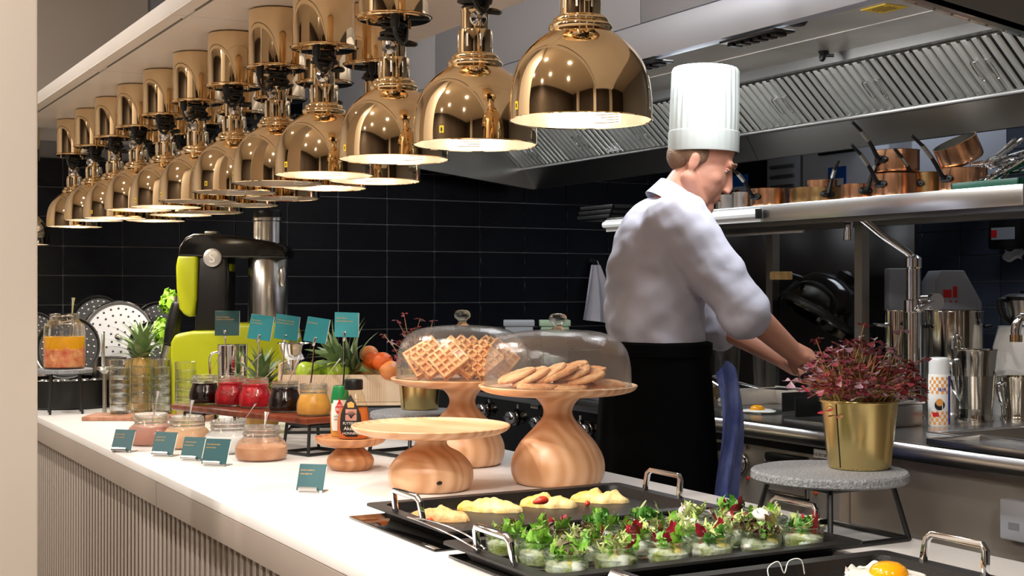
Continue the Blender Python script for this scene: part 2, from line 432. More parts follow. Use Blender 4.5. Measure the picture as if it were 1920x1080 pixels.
# two light pillars and dark doorways of the dining room behind the camera (seen mirrored in the brass)
for k, (x, y) in enumerate(((-2.2, -2.9), (.2, -2.9), (2.2, -2.9))):
    struct(obj('trim_%d' % (k+1), G().bx((x-.16, y-.16, 0), (x+.16, y+.16, CEIL)), 'paint'))
# ================================================================ buffet counter
XF, XB, Y0, Y1 = .69, 1.49, .72, 5.33
ct = thing('buffet_counter', 'long white-fronted buffet counter base with vertical ribbed slats', 'counter', (0, 0, 0))
obj('core', G().bx((XF+.065, Y0+.02, .02), (XB-.03, Y1, .828)), 'slat_back', ct)
sl = G().bx((-.030, -.0075, 0), (0, .0075, .806)).mesh('slat', 'slat', bevel=.002, seg=1)
n = int((Y1-Y0)/.0345)
for i in range(n):
    obj('slat', sl, None, ct, (XF+.064, Y0+.02+i*.0345, .022))
obj('plinth', G().bx((XF+.09, Y0+.05, 0), (XB-.05, Y1-.01, .02)), 'black_plastic', ct)
wt = thing('worktop', 'white marbled solid-surface worktop covering the whole buffet counter', 'worktop', (0, 0, .83))
obj('slab', G().bx((XF, Y0, .05), (XB, Y1, .07)), 'solid_white', wt, bevel=.003)
for a, b in ((Y0, 2.738), (2.742, Y1)):
    obj('front_edge', G().bx((XF, a, 0), (XF+.05, b, .0495)), 'edge_taupe', wt, bevel=.0015)
obj('rear_edge', G().bx((XB-.03, Y0, 0), (XB, Y1, .0495)), 'edge_taupe', wt)
# induction plates let into the worktop
for k, (a, b) in enumerate(((1.72, 2.04), (1.365, 1.678), (1.01, 1.325))):
    t = obj('induction_plate', G().bx((0, 0, 0), (.46, b-a, .004)), 'black_gloss', None, (.822, a, .9), bevel=.0015)
    tag(t, 'black glass induction plate under the ' + ('tray of omelettes', 'tray of salad jars', 'tray of fried eggs')[k], 'hot plate', 'induction plates')
# ================================================================ lamp canopy
cp = thing('lamp_canopy', 'long white overhead canopy carrying the rows of brass heat lamps', 'canopy', (0, 0, 1.825))
obj('panel', G().bx((.722, .35, .004), (1.29, YW-.001, .036)), 'canopy', cp, bevel=.001)
y = .35
for b in (1.55, 2.75, 3.55, YW-.001):
    obj('soffit_panel', G().bx((.7225, y, 0), (.752, b-.003, .0045)).bx((.760, y, 0), (1.289, b-.003, .0045)), 'canopy', cp)
    obj('slot', G().bx((.752, y+.05, .002), (.760, b-.05, .0045)), 'slot_dark', cp)
    y = b
for y in (1.0, 2.1):
    obj('hanger', G().bx((1.0, y-.01, .036), (1.02, y+.01, CEIL-1.825)), 'canopy', cp)
# ================================================================ heat lamps
CZ = 1.825; DROP = .348
dome = cr([(.0900, 0), (.0897, .022), (.0870, .046), (.0812, .066), (.0715, .083), (.0590, .0965), (.0460, .1065), (.0370, .1125)], 4)
def make_lamp(lit, cord):
    t = thing('heat_lamp', 'x', 'heat lamp', (0, 0, CZ))
    obj('canister', G().lathe([(0, 0), (.050, 0), (.0555, -.003), (.057, -.009), (.057, -.112), (.0555, -.113), (0, -.113)], 48), 'brass', t)
    bp = obj('base_plate', G().lathe(cr([(0, -.1135), (.058, -.1135), (.0605, -.115), (.0600, -.1175), (.056, -.119)], 2)+[(0, -.1185)], 48), 'brass', t)
    for a in (.6, 2.7, 4.8):
        obj('screw', G().lathe([(0, -.127), (.0022, -.126), (.0026, -.122), (.0026, -.117)], 8, c=(.043*math.cos(a), .043*math.sin(a), 0)), 'brass_dull', bp)
    rng = random.Random(cord)
    turns = 5.5; pts = []
    for i in range(80):
        u = i/79; a = u*turns*2*math.pi
        rr = .0185+.004*math.sin(u*9+cord)+.002*math.sin(a*.7)
        pts.append((rr*math.cos(a), rr*math.sin(a), -.120-.036*u-.002*math.sin(a*1.3+cord)))
    gc = G().tube(pts, .0034, 6)
    a0 = -2.3+.5*math.sin(cord*2)
    e = pts[0]
    gc.tube(cr([(.040*math.cos(a0), .040*math.sin(a0), -.120), (.043*math.cos(a0), .043*math.sin(a0), -.145), (.038*math.cos(a0+.3), .038*math.sin(a0+.3), -.163),
                (.026*math.cos(a0+.8), .026*math.sin(a0+.8), -.150), e], 5), .0034, 6)
    gc.tube(cr([pts[-1], (.034*math.cos(a0+1.5), .034*math.sin(a0+1.5), -.158), (.032*math.cos(a0+2.2), .032*math.sin(a0+2.2), -.150), (.02, .0, -.152)], 5), .0034, 6)
    obj('cord', gc, 'black_cord', t)
    obj('cord_gland', G().lathe([(0, -.140), (.005, -.139), (.0075, -.134), (.0075, -.119)], 12, c=(.040*math.cos(a0), .040*math.sin(a0), 0)), 'black_cord', t)
    obj('stem', G().lathe([(0, -.118), (.0195, -.152), (.0205, -.153), (.0205, -.156), (.0198, -.157), (.0198, -.188)], 32), 'brass', t)
    M = Matrix.Rotation(-2.2, 4, 'Z') @ Matrix.Translation((.0205, 0, -.170)) @ Matrix.Rotation(R(90), 4, 'Y')
    kn = obj('clamp_knob', G().lathe([(0, .012), (.004, .012), (.005, .008), (.011, .006), (.0125, .003), (.011, 0)], 16, M), 'chrome', t)
    cl = obj('vent_collar', G().lathe(cr([(.019, -.1835), (.024, -.184), (.0255, -.187), (.0255, -.2155), (.024, -.217)], 2), 32), 'brass', t)
    sg = G()
    for i in range(8):
        sg.box((.0256, 0, -.2), (.0012, .0032, .019), Matrix.Rotation(i*math.pi/4+.3, 4, 'Z'))
    obj('vent_slots', sg, 'lamp_inner', cl, bevel=.0005, seg=1)
    obj('shoulder', G().lathe(cr([(.024, -.2165), (.030, -.2180), (.0345, -.2215), (.0350, -.2250), (.0335, -.2265), (.0385, -.2280), (.0405, -.2320), (.0385, -.2365)], 3), 40), 'brass', t)
    dm = obj('dome', G().lathe([(r, z-DROP) for r, z in dome], 64), 'brass', t)
    inner = [(r-.0016, z-DROP) for r, z in dome]
    obj('rim', G().lathe([(.0898, -DROP+.0004), (.0908, -DROP-.0004), (.0895, -DROP-.0012), (.0884, -DROP)], 64), 'brass', dm)
    obj('reflector', G().lathe(inner, 48), 'lamp_inner', dm)
    # warning sticker outside, white type label inside the rim
    def patch(r_at, a0, a1, z0, z1, nseg=6):
        q = G(); q.grid(lambda u, v: (r_at(v)*math.cos(a0+(a1-a0)*u), r_at(v)*math.sin(a0+(a1-a0)*u), z0+(z1-z0)*v-DROP), nseg, 2)
        return q
    st = obj('warning_sticker', patch(lambda v: .0900, -2.98, -2.90, .0085, .0185), 'yellow', dm)
    tri = patch(lambda v: .0903-.0000*v, -2.955, -2.925, .0108, .0160, 2)
    obj('warning_mark', tri, 'ink', st)
    lb = obj('type_label', patch(lambda v: .0878, .62, 1.10, .004, .020), 'white_label', dm)
    lines = G()
    for k in range(4):
        zz = .0175-k*.0035
        lines.add(*(lambda q: (q.v, q.f))(patch(lambda v: .0876, .66, 1.05-.09*(k % 3), zz-.0008, zz)))
    obj('print', lines, 'slot_dark', lb)
    bl = obj('bulb', G().lathe(cr([(0, -.018), (.018, -.014), (.027, -.002), (.026, .010), (.016, .028), (.011, .045), (.011, .06)], 3), 24, c=(0, 0, -DROP+.034)), 'bulb' if lit else 'bulb_off', t)
    if lit:
        l = bpy.data.lights.new('bulb_light', 'SPOT'); l.energy = 2.95; l.color = (1, .935, .87); l.spot_size = R(150); l.spot_blend = .45; l.shadow_soft_size = .03
        lo = bpy.data.objects.new('bulb_light', l); C.objects.link(lo); lo.parent = t; lo.location = (0, 0, -DROP+.012)
    return t
protos = [make_lamp(True, 1), make_lamp(False, 2), make_lamp(True, 3)]
ORD = ['first', 'second', 'third', 'fourth', 'fifth', 'sixth', 'seventh', 'eighth', 'ninth', 'tenth', 'eleventh', 'twelfth']
FRONT = [(1.458, 1), (1.748, 1), (2.037, 1), (2.352, 1), (2.612, 0), (2.897, 0), (3.183, 0), (3.475, 1), (3.765, 1), (4.05, 1), (4.34, 1), (4.64, 1)]
used = [False]*3
def hang(x, y, lit, label, dz, group, var):
    k = (0, 2)[var % 2] if lit else 1
    rz = (-.25, .35, -.1, .15)[var % 4]
    if not used[k]:
        o = protos[k]; o.location = (x, y, CZ); o.rotation_euler = (0, 0, rz); used[k] = True
    else: o = dup(protos[k], (x, y, CZ), rz)
    o['label'] = label; o['group'] = group
    if dz:
        for c_ in o.children:
            if c_.name.split('.')[0] not in ('canister', 'base_plate', 'cord', 'cord_gland'): c_.location.z += dz
    return o
for k, (y, lit) in enumerate(FRONT):
    lab = 'polished brass heat lamp, %s from the right in the front row' % ORD[k] if k else 'largest brass heat lamp, at the right end of the front row'
    if k == 11: lab = 'smallest brass heat lamp, farthest left beside the pillar, front row'
    hang(.90, y, lit, lab + (', bulb glowing' if lit and 0 < k < 11 else ''), (.004, 0, -.001, 0, .002, .0, -.004, 0, .003, -.002, 0, -.004)[k], 'brass heat lamps in the front row', k)
for k, y in enumerate((2.482, 2.755, 3.04, 3.33, 3.62, 3.908, 4.195)):
    hang(1.055, y, k in (0, 1, 5, 6), 'brass heat lamp half hidden behind others, %s from the right in rear row' % ORD[k], (.004, .004, 0, 0, -.004, 0, 0)[k], 'brass heat lamps in the rear row', k+1)
# a lower lamp peeping out behind the pillar
t = hang(.785, 4.95, True, 'brass heat lamp hanging lower, mostly hidden behind the pale pillar', 0, 'brass heat lamps in the front row', 1)
for c_ in t.children:
    if c_.name.split('.')[0] not in ('canister', 'base_plate', 'cord', 'cord_gland', 'stem'): c_.location.z -= .055
    if c_.name.split('.')[0] == 'stem': c_.scale.z = 1.29
# ================================================================ extractor hood
HX0, HX1, HY0, HY1 = 1.89, 2.955, 1.913, 5.2
HZ0, HZ1, HT = 1.832, 1.700, 2.45
hd = thing('extractor_hood', 'large stainless steel extractor hood over the cooking line', 'extractor hood', (HX0, HY0, 0))
def hb(a, b): return G().bx((a[0]-HX0, a[1]-HY0, a[2]), (b[0]-HX0, b[1]-HY0, b[2]))
ZS = U(1155, 58.4, X=HX0).z
for a, b in ((HY0, 2.78), (2.783, 3.95), (3.953, HY1)):
    obj('front_panel', hb((HX0, a, ZS+.001), (HX0+.02, b, HT)), 'steel_blue', hd, bevel=.001)
obj('front_lip', hb((HX0, HY0, HZ0), (HX0+.035, HY1, ZS-.001)), 'steel_blue', hd, bevel=.0015)
for y, nm in ((HY0, 'end_panel'), (HY1-.02, 'end_panel')):
    q = G().prism([(0, HZ0), (HX1-HX0, HZ1), (HX1-HX0, HT), (0, HT)], 0, .02, Matrix(((1,0,0,0),(0,0,1,y-HY0),(0,1,0,0),(0,0,0,1))))
    q.prism([(0, HZ0), (HX1-HX0, HZ1), (HX1-HX0, HZ1+.012), (0, HZ0+.012)], -.012 if y > 3 else 0, .02 if y > 3 else .034, Matrix(((1,0,0,0),(0,0,1,y-HY0),(0,1,0,0),(0,0,0,1))))
    e = obj(nm, q, 'steel', hd)
    rv = G()
    for i in range(22):
        u = (i+.5)/22
        rv.ball(((HX1-HX0)*u, y-HY0+(.026 if y < 3 else -.006), HZ0+(HZ1-HZ0)*u-.0005), (.003, .003, .0015), 8)
    obj('rivets', rv, 'chrome' if y > 3 else 'slot_dark', e)
obj('top_panel', hb((HX0, HY0, HT-.02), (HX1+.1, HY1, HT)), 'steel', hd)
for a, b in ((HY0+.02, 3.05), (3.052, 4.1), (4.102, HY1-.02)):
    obj('inner_ceiling', hb((HX0+.035, a, 1.955), (2.52, b, 1.965)), 'steel_worn', hd)
    obj('inner_ceiling', hb((2.523, a, 1.953), (2.72, b, 1.965)), 'steel_worn', hd)
obj('upper_channel', hb((2.72, HY0+.02, 1.925), (2.765, HY1-.02, 1.965)), 'steel_dark', hd)
# baffle filters: sloping from (2.76, 1.925) back and down to (2.905, 1.795)
fa, fb = Vector((2.762, 0, 1.925)), Vector((2.902, 0, 1.797)); fl = (fb-fa).length
fd = (fb-fa).normalized(); fnrm = Vector((-fd.z, 0, fd.x)); fnrm = -fnrm if fnrm.z > 0 else fnrm
slat_up = G().prism([(-.013, 0), (.013, 0), (.011, -.005), (.007, -.008), (-.007, -.008), (-.011, -.005)], 0, fl).mesh('baffle', 'baffle', bevel=.0008, seg=1)
slat_in = G().prism([(-.009, .004), (.009, .004), (.009, .010), (-.009, .010)], 0, fl).mesh('baffle', 'steel_dark')
nfil = 8; fw = (HY1-HY0-.04)/nfil
MB = Matrix(((0, fnrm.x*-1, fd.x, 0), (1, 0, 0, 0), (0, fnrm.z*-1, fd.z, 0), (0, 0, 0, 1)))
for k in range(nfil):
    y0 = HY0+.02+k*fw
    Mt = Matrix.Translation((fa.x-HX0, y0-HY0, fa.z)) @ MB
    fr = obj('baffle_filter', G().bx((.002, .012, 0), (fw-.002, .016, fl)).bx((.002, -.006, -.004), (fw-.002, .014, .006)).bx((.002, -.010, fl-.004), (fw-.002, .014, fl+.004)), 'steel_dark', hd)
    fr.matrix_local = Mt
    ns = 12
    for i in range(ns):
        a = obj('baffle', slat_up, None, fr, (fw*(i+.5)/ns, 0, 0))
        a.rotation_euler = (0, 0, R(13) if i < ns//2 else R(-13))
    for s in (.44, .56):
        p = [(fw*s-.008, -.010, fl*.35), (fw*s-.008, -.020, fl*.37), (fw*s-.004, -.024, fl*.5), (fw*s-.004, -.024, fl*.62), (fw*s-.004, -.012, fl*.70)]
        obj('filter_handle', G().tube(cr([(fw*s-.007, -.008, fl*.38), (fw*s-.007, -.018, fl*.36), (fw*s+.007, -.018, fl*.36), (fw*s+.007, -.020, fl*.66), (fw*s-.007, -.020, fl*.66), (fw*s-.007, -.018, fl*.38)], 3), .0018, 6), 'chrome', fr)
obj('grease_rail', hb((2.893, HY0+.02, 1.782), (2.915, HY1-.02, 1.796)), 'steel_dark', hd, bevel=.002)
for a, b in ((HY0+.02, 3.64), (3.643, HY1)):
    q = G().prism([(2.905-HX0, 1.784), (HX1-HX0, HZ1+.004), (HX1+.02-HX0, HZ1+.004), (HX1+.02-HX0, HT-.02), (HX1-.01-HX0, HT-.02), (HX1-.01-HX0, 1.80)], a-HY0, b-HY0, Matrix(((1,0,0,0),(0,0,1,0),(0,1,0,0),(0,0,0,1))))
    obj('rear_panel', q, 'steel_dark', hd)
# fittings on the hood
def onlip(px, name, sz, m, lb=None):
    p = U(px, 0, X=HX0+.018); o = obj(name, G().box((0, 0, 0), sz), m, hd, (HX0+.03-HX0, p.y-HY0, HZ0-.008), bevel=.002); return o
for px in (1410, 1196):
    a = onlip(px, 'cover_plate', (.06, .19, .006), 'black_metal')
    q = G()
    for i in range(6): q.box((0, -.075+i*.03, -.006), (.03, .018, .008))
    obj('vent_teeth', q, 'black_plastic', a)
p = U(1545, 96, z=1.953)
nz_ = obj('spray_nozzle', G().lathe([(0, -.03), (.006, -.03), (.010, -.022), (.010, -.012), (.016, -.006), (.016, 0)], 14, Matrix.Rotation(.3, 4, 'Y')).tube([(0, 0, -.012), (.02, -.02, -.014)], .005), 'black_plastic', hd, (p.x-HX0, p.y-HY0, 1.953))
p = U(1495, 40, z=1.955)
obj('sensor', G().lathe([(0, -.012), (.02, -.011), (.026, -.004), (.026, 0)], 18), 'black_plastic', hd, (p.x-HX0, p.y-HY0, 1.955))
p = U(1658, 16, z=1.954)
ys = obj('notice', G().box((0, 0, 0), (.075, .085, .0012)), 'yellow', hd, (p.x-HX0, p.y-HY0, 1.9536))
q = G()
for k in range(4): q.box((-.022+.013*k, 0, -.0009), (.0035, (.04, .06, .062, .05)[k], .0006))
obj('print', q, 'ink', ys)
p = U(1150, 276, X=2.88)
bk = obj('steel_bracket', G().box((0, 0, 0), (.003, .10, .032)).box((.01, .0, .015), (.02, .10, .002)), 'plate_white', hd, (p.x-HX0, p.y-HY0, p.z), (0, R(-6), 0), bevel=.001)
q = G()
for yy, zz in ((-.042, -.01), (.042, -.01), (-.03, .009), (.03, .009)): q.ball((-.0016, yy, zz), (.001, .003, .003), 8)
obj('holes', q, 'ink', bk)
p = U(1330, 105, z=1.955); 
# ceiling rods of the hood
for y in (2.3, 3.6, 4.9): obj('hanger', hb((2.3, y, HT-.001), (2.33, y+.03, CEIL)), 'steel_dark', hd)
# ================================================================ wall clock
p = U(452, 238, Y=YW-.012)
ck = thing('wall_clock', 'round black wall clock with white numerals on the tiled wall', 'clock', (p.x, YW-.010, p.z))
Mx = Matrix.Rotation(R(90), 4, 'X')
obj('case', G().lathe([(0, 0), (.135, 0), (.135, .022), (.130, .026), (.124, .020), (0, .020)], 48, Mx), 'black_plastic', ck)
for h in range(12):
    a = math.pi/2-h*math.pi/6
    text('numeral', str(h or 12), .036, 'white_label', ck, (.100*math.cos(a), -.0215, .100*math.sin(a)-.012), (R(90), 0, 0), 'CENTER')
obj('hour_hand', G().box((.028, -.023, .012), (.062, .002, .007), Matrix.Rotation(R(25), 4, 'Y')), 'white_label', ck)
obj('minute_hand', G().box((.0, -.025, .045), (.005, .002, .09), Matrix.Rotation(R(35), 4, 'Y')), 'white_label', ck)
# ================================================================ kitchen line
KX0, KX1 = 2.385, 3.36
def bull(y0, y1, x0=KX0, x1=KX1, holes=None):
    q = G()
    prof = [(x0+.03, .855), (x0+.004, .858), (x0, .870), (x0+.002, .886), (x0+.012, .897), (x0+.03, .900)]
    q.prism(prof+[(x0+.05, .900), (x0+.05, .855)], y0, y1, Matrix(((1,0,0,0),(0,0,1,0),(0,1,0,0),(0,0,0,1))))
    if holes:
        a, b, c_, d_ = holes
        q.bx((x0+.05, y0, .872), (a, y1, .9)); q.bx((b, y0, .872), (x1, y1, .9)); q.bx((a, y0, .872), (b, c_, .9)); q.bx((a, d_, .872), (b, y1, .9))
    else: q.bx((x0+.05, y0, .872), (x1, y1, .9))
    return q
YA, YB = 3.53, 2.66
def knob_at(parent, px, py, r=.024, m='chrome'):
    p = U(px, py, X=KX0+.035)
    M = Matrix.Translation((p.x, p.y, p.z)) @ Matrix.Rotation(R(-90), 4, 'Y')
    k = obj('knob', G().lathe([(r*1.15, -.002), (r*1.15, .004), (r, .005), (r*.95, .026), (r*.85, .029), (0, .029)], 24, M).box((0, 0, .030), (r*.35, r*1.7, .01), M), m, parent)
    obj('knob_pointer', G().box((0, r*.5, .036), (r*.12, r*.6, .001), M), 'ink', k)
    return k
ra = thing('cooking_range', 'black-fronted cooking range with silver knobs behind the cake stands', 'range', (0, 0, 0))
obj('body', G().bx((KX0+.04, YA+.002, .12), (KX1, 5.1, .872)), 'black_enamel', ra)
obj('top', bull(YA+.002, 5.1), 'steel', ra); obj('plinth', G().bx((KX0+.12, YA+.002, 0), (KX1-.05, 5.1, .12)), 'black_plastic', ra)
for px, py in ((910, 768), (965, 783), (1012, 792), (1085, 800), (1104, 806)): knob_at(ra, px, py, .026 if px < 1000 else .022)
for px, py in ((917, 752), (971, 762), (1088, 783)):
    p = U(px, py, X=KX0+.038); obj('indicator', G().box((p.x, p.y, p.z), (.004, .008, .014)), 'white_label', ra)
p = U(1002, 760, X=KX0+.036); lb = obj('name_plate', G().box((0, 0, 0), (.004, .05, .022)), 'white_label', ra, p)
text('lettering', 'NOSITOOL', .0105, 'ink', lb, (-.0023, 0, -.006), (R(90), 0, R(-90)), 'CENTER')
rs = thing('griddle_range', 'stainless steel griddle range with square hatches and one knob', 'range', (0, 0, 0))
obj('body', G().bx((KX0+.04, YB+.002, .12), (KX1, YA-.002, .872)), 'steel_worn', rs)
obj('top', bull(YB+.002, YA-.002), 'steel', rs); obj('plinth', G().bx((KX0+.12, YB+.002, 0), (KX1-.05, YA-.002, .12)), 'black_plastic', rs)
obj('shadow_gap', G().bx((KX0+.034, YB+.01, .832), (KX0+.042, YA-.01, .850)), 'black_plastic', rs)
obj('lower_panel', G().bx((KX0+.030, YB+.004, .15), (KX0+.041, YA-.004, .655)), 'black_enamel', rs)
def hatch(parent, px, py, w, h):
    p = U(px, py, X=KX0+.034)
    f = obj('hatch', G().bx((0, -w/2, -h/2), (.012, w/2, h/2)), 'steel_worn', parent, (p.x-.004, p.y, p.z), bevel=.002)
    obj('hatch_rim', G().bx((-.002, -w/2-.012, -h/2-.012), (.008, -w/2-.004, h/2+.012)).bx((-.002, w/2+.004, -h/2-.012), (.008, w/2+.012, h/2+.012)).bx((-.002, -w/2-.012, -h/2-.012), (.008, w/2+.012, -h/2-.004)), 'steel', f, bevel=.001)
    obj('hatch_grip', G().bx((-.028, -w/2-.02, h/2-.006), (.002, w/2-.02, h/2+.018)), 'black_plastic', f, bevel=.004)
hatch(rs, 1322, 864, .13, .088); hatch(rs, 1475, 893, .15, .088)
knob_at(rs, 1388, 868, .028)
for px, py, m in ((1371, 890, 'copper_old'), (1402, 897, 'tomato'), (1529, 924, 'tangerine')):
    p = U(px, py, X=KX0+.036); obj('pilot_lamp', G().ball((0, 0, 0), (.004, .006, .006), 12), m, rs, p)
for px, py in ((1376, 824), (1540, 851)):
    p = U(px, py, X=KX0+.026); lb = obj('name_plate', G().box((0, 0, 0), (.006, .052, .022)), 'white_label' if px > 1400 else 'steel', rs, p)
    text('lettering', 'NOBIT00', .012, 'ink', lb, (-.0033, 0, -.007), (R(90), 0, R(-90)), 'CENTER')
p = U(1402, 838, X=KX0+.036); obj('marker', G().box((0, 0, 0), (.004, .008, .012)), 'chrome', rs, p)
sk = thing('sink_unit', 'stainless steel sink counter at the right with rounded front edge', 'sink', (0, 0, 0))
obj('body', G().bx((KX0+.075, .9, .12), (KX1, YB-.002, .855)), 'steel_worn', sk)
obj('top', bull(.9, YB-.002, holes=(2.60, 2.93, 1.95, 2.50)), 'steel', sk)
bs = G()
for a, b in (((2.60, 1.95, .70), (2.604, 2.50, .9)), ((2.926, 1.95, .70), (2.93, 2.50, .9)), ((2.60, 1.95, .70), (2.93, 1.954, .9)), ((2.60, 2.496, .70), (2.93, 2.50, .9)), ((2.60, 1.95, .70), (2.93, 2.50, .704))): bs.bx(a, b)
obj('basin', bs, 'steel_dark', sk)
rim = G()
for a, b in (((2.585, 1.93, .9), (2.603, 2.52, .906)), ((2.927, 1.93, .9), (2.945, 2.52, .906)), ((2.603, 1.93, .9), (2.927, 1.953, .906)), ((2.603, 2.497, .9), (2.927, 2.52, .906))): rim.bx(a, b)
obj('basin_rim', rim, 'steel', sk, bevel=.002)
obj('plinth', G().bx((KX0+.12, .9, 0), (KX1-.05, YB-.002, .12)), 'black_plastic', sk)
q = U(1925, 975, X=KX0+.075)
wbx = obj('socket_box', G().bx((-.035, -.045, -.045), (0, .045, .045)), 'appliance_white', sk, q, bevel=.004)
obj('lettering', G().box((-.0353, .005, -.012), (.0006, .03, .015)), 'appliance_grey', wbx)
dt = tag(obj('draining_tray', G().bx((-.09, -.24, 0), (.09, .24, .003)).bx((-.09, -.24, 0), (-.083, .24, .016)).bx((.083, -.24, 0), (.09, .24, .016)).bx((-.083, -.24, 0), (.083, -.233, .016)).bx((-.083, .233, 0), (.083, .24, .016)), 'steel', None, (2.490, 2.10, .9), bevel=.002), 'shallow steel draining tray in front of the sink basin', 'tray')
# gantry shelf
SX0, SX1, SYa, SYb, SZ = 2.55, 2.93, 2.19, 3.96, 1.51
sh = thing('gantry_shelf', 'long stainless steel shelf over the range carrying copper pans', 'shelf', (0, 0, 0))
obj('board', G().bx((SX0+.002, SYa, SZ-.006), (SX1, SYb, SZ)), 'steel', sh)
obj('fascia', G().bx((SX0, SYa, SZ-.048), (SX0+.004, SYb, SZ+.001)), 'steel', sh, bevel=.001)
obj('end_cap', G().bx((SX0, SYa-.004, SZ-.048), (SX1, SYa, SZ+.001)), 'steel', sh, bevel=.001)
obj('under_beam', G().bx((SX0+.08, SYa+.02, SZ-.055), (SX0+.12, SYb-.02, SZ-.006)).bx((SX1-.05, SYa+.02, SZ-.055), (SX1, SYb-.02, SZ-.006)), 'steel_dark', sh)
for px in (1449, 1616):
    p = U(px, 500, X=2.905); obj('post', G().bx((2.89, p.y-.016, .9), (2.92, p.y+.016, SZ-.006)), 'steel_dark', sh)
pa = U(1419, 396, X=SX0-.018); pb = U(1143, 414, X=SX0-.018)
tr = obj('ticket_rail', G().prism([(0, 0), (-.006, -.004), (-.016, -.010), (-.018, -.018), (-.014, -.026), (0, -.030), (0, -.040), (.004, -.040), (.004, 0)], pa.y, 3.955, Matrix(((1,0,0,0),(0,0,1,0),(0,1,0,0),(0,0,0,1)))), 'plate_white', sh, (SX0-.005, 0, SZ-.006))
obj('rail_end', G().box((-.010, pa.y-.004, -.018), (.018, .008, .028)), 'black_plastic', tr)
ur = U(1300, 430, X=2.62)
obj('hook_rail', G().tube([(2.64, 3.05, 1.435), (2.64, 3.9, 1.435)], .005), 'steel', sh)
for k, px in enumerate((1338, 1352)):
    p = U(px, 430, X=2.64); t = tag(obj('basting_fork', G().tube(cr([(-.008, 0, .004), (0, 0, .012), (.008, 0, .004), (.004, 0, -.02), (.0, .0, -.10), (0, 0, -.15)], 4), .0022, 6).tube([(0, 0, -.15), (-.004, -.008, -.165), (0, -.009, -.20)], .0016, 6).tube([(0, 0, -.15), (-.004, .008, -.165), (0, .009, -.20)], .0016, 6), 'steel', None, (2.64, p.y, 1.435)), ('long steel fork hanging under the shelf, nearer the chef', 'long steel fork hanging under the shelf, farther from the chef')[k], 'fork', 'forks on the hook rail')
# splash panels behind the range
sp = thing('splash_panel', 'dark glossy splash panels standing behind the range', 'panel', (0, 0, .9))
ys = [3.30, U(1616, 500, X=3.35).y, U(1449, 500, X=3.35).y, 4.6]
for a, b in zip(ys, ys[1:]): obj('panel', G().bx((3.335, a+.003, 0), (3.35, b-.003, .60)), 'panel_dark', sp, bevel=.001)
# ---------------------------------------------------------------- copper pans
def pan(name, label, px, X, dia, h, m, inner='tin', handle=None, z=SZ, hl=1.0, tilt=None, cat='pan', loop=False):
    p = U(px, 300, X=X); r = dia/2
    t = thing(name, label, cat, (p.x, p.y, z), 0, 'pans on the shelf')
    if tilt: t.rotation_euler = tilt
    obj('body', G().lathe([(0, 0), (r*.92, 0), (r*.98, .004), (r, .012), (r, h), (r+.002, h+.001), (r-.002, h+.0015)], 40), m, t)
    obj('lining', G().lathe([(r-.003, h+.001), (r-.003, .006), (0, .005)], 40), inner, t)
    if handle is not None:
        M = Matrix.Rotation(handle, 4, 'Z')
        pts = cr([(r+.002, 0, h*.62), (r+.018, 0, h*.62+.006), (r+.036, 0, h*.62+.030), (r+.060*hl, 0, h*.62+.056*hl), (r+.098*hl, 0, h*.62+.082*hl)], 4)
        n = len(pts); q = G().tube(pts, [.0075-.0035*(i/(n-1)) for i in range(n)], 8, M=M)
        q.ball(pts[-1], (.0052, .0052, .004), 10, M)
        hd_ = obj('handle', q, 'cast_iron', t)
        obj('rivet_plate', G().ball((r+.003, 0, h*.58), (.005, .022, .011), 12, M).ball((r+.008, -.012, h*.58), .0035, 8, M).ball((r+.008, .012, h*.58), .0035, 8, M), 'cast_iron', hd_)
        obj('price_sleeve', G().tube([pts[int(n*.62)], pts[int(n*.82)]], .0062, 8, M=M), 'tin', hd_)
    return t
HL = R(180-28.8-48)+math.pi*0
HA = math.atan2(-(-SY)*.8*-1, 1)  # placeholder heading
hv = Vector((-CY*.78-SY*.6, SY*.78-CY*.6)); HA = math.atan2(hv.y, hv.x)
pan('saucepan', 'small copper saucepan with raised iron handle, leftmost on the shelf', 1443, 2.66, .112, .058, 'copper', handle=HA-.1)
pan('saute_pan', 'wide low tarnished brass-coloured pan with a small pot inside', 1534, 2.70, .165, .050, 'copper_old', handle=HA+1.0)
pan('small_pot', 'small shiny copper pot standing inside the wide low pan', 1541, 2.70, .088, .066, 'copper', z=SZ+.0065)
pan('saucepan', 'low copper saucepan between the wide pan and the stacked pans', 1608, 2.66, .092, .046, 'copper', handle=HA+1.1)
pan('saucepan', 'copper saucepan at the bottom of the middle stack', 1680, 2.68, .125, .066, 'copper', handle=HA-.05, hl=1.15)
pan('saucepan', 'copper saucepan with pale lining resting on another, top of middle stack', 1682, 2.685, .118, .062, 'copper', handle=HA-.1, z=SZ+.0685, hl=1.1)
pan('saucepan', 'dark copper saucepan half hidden behind the crossing handles', 1742, 2.76, .100, .070, 'copper_old', handle=HA)
pan('saucepan', 'large copper saucepan under the tilted pan at right', 1806, 2.67, .118, .062, 'copper', handle=HA-.15, hl=1.2)
pan('saucepan', 'tilted copper saucepan showing its steel lining, lying on a larger one', 1806, 2.67, .112, .056, 'copper', z=SZ+.080, tilt=(R(8), R(-26), R(-30)))
for k, (px, r, h) in enumerate(((1362, .034, .052), (1392, .034, .055))):
    p = U(px, 300, X=2.65); tag(obj('steel_beaker', G().lathe([(0, 0), (r, 0), (r*1.02, h), (r*.97, h), (r*.95, .003), (0, .003)], 28), 'steel', None, (p.x, p.y, SZ)), ('plain steel beaker on the shelf beside the chef\'s chin', 'plain steel beaker on the shelf beside the leftmost copper saucepan')[k], 'beaker', 'steel beakers on the shelf')
p = U(1312, 300, X=2.66)
wk = thing('whisk', 'small wire whisk lying on the shelf behind the chef\'s chin', 'whisk', (p.x, p.y, SZ+.012))
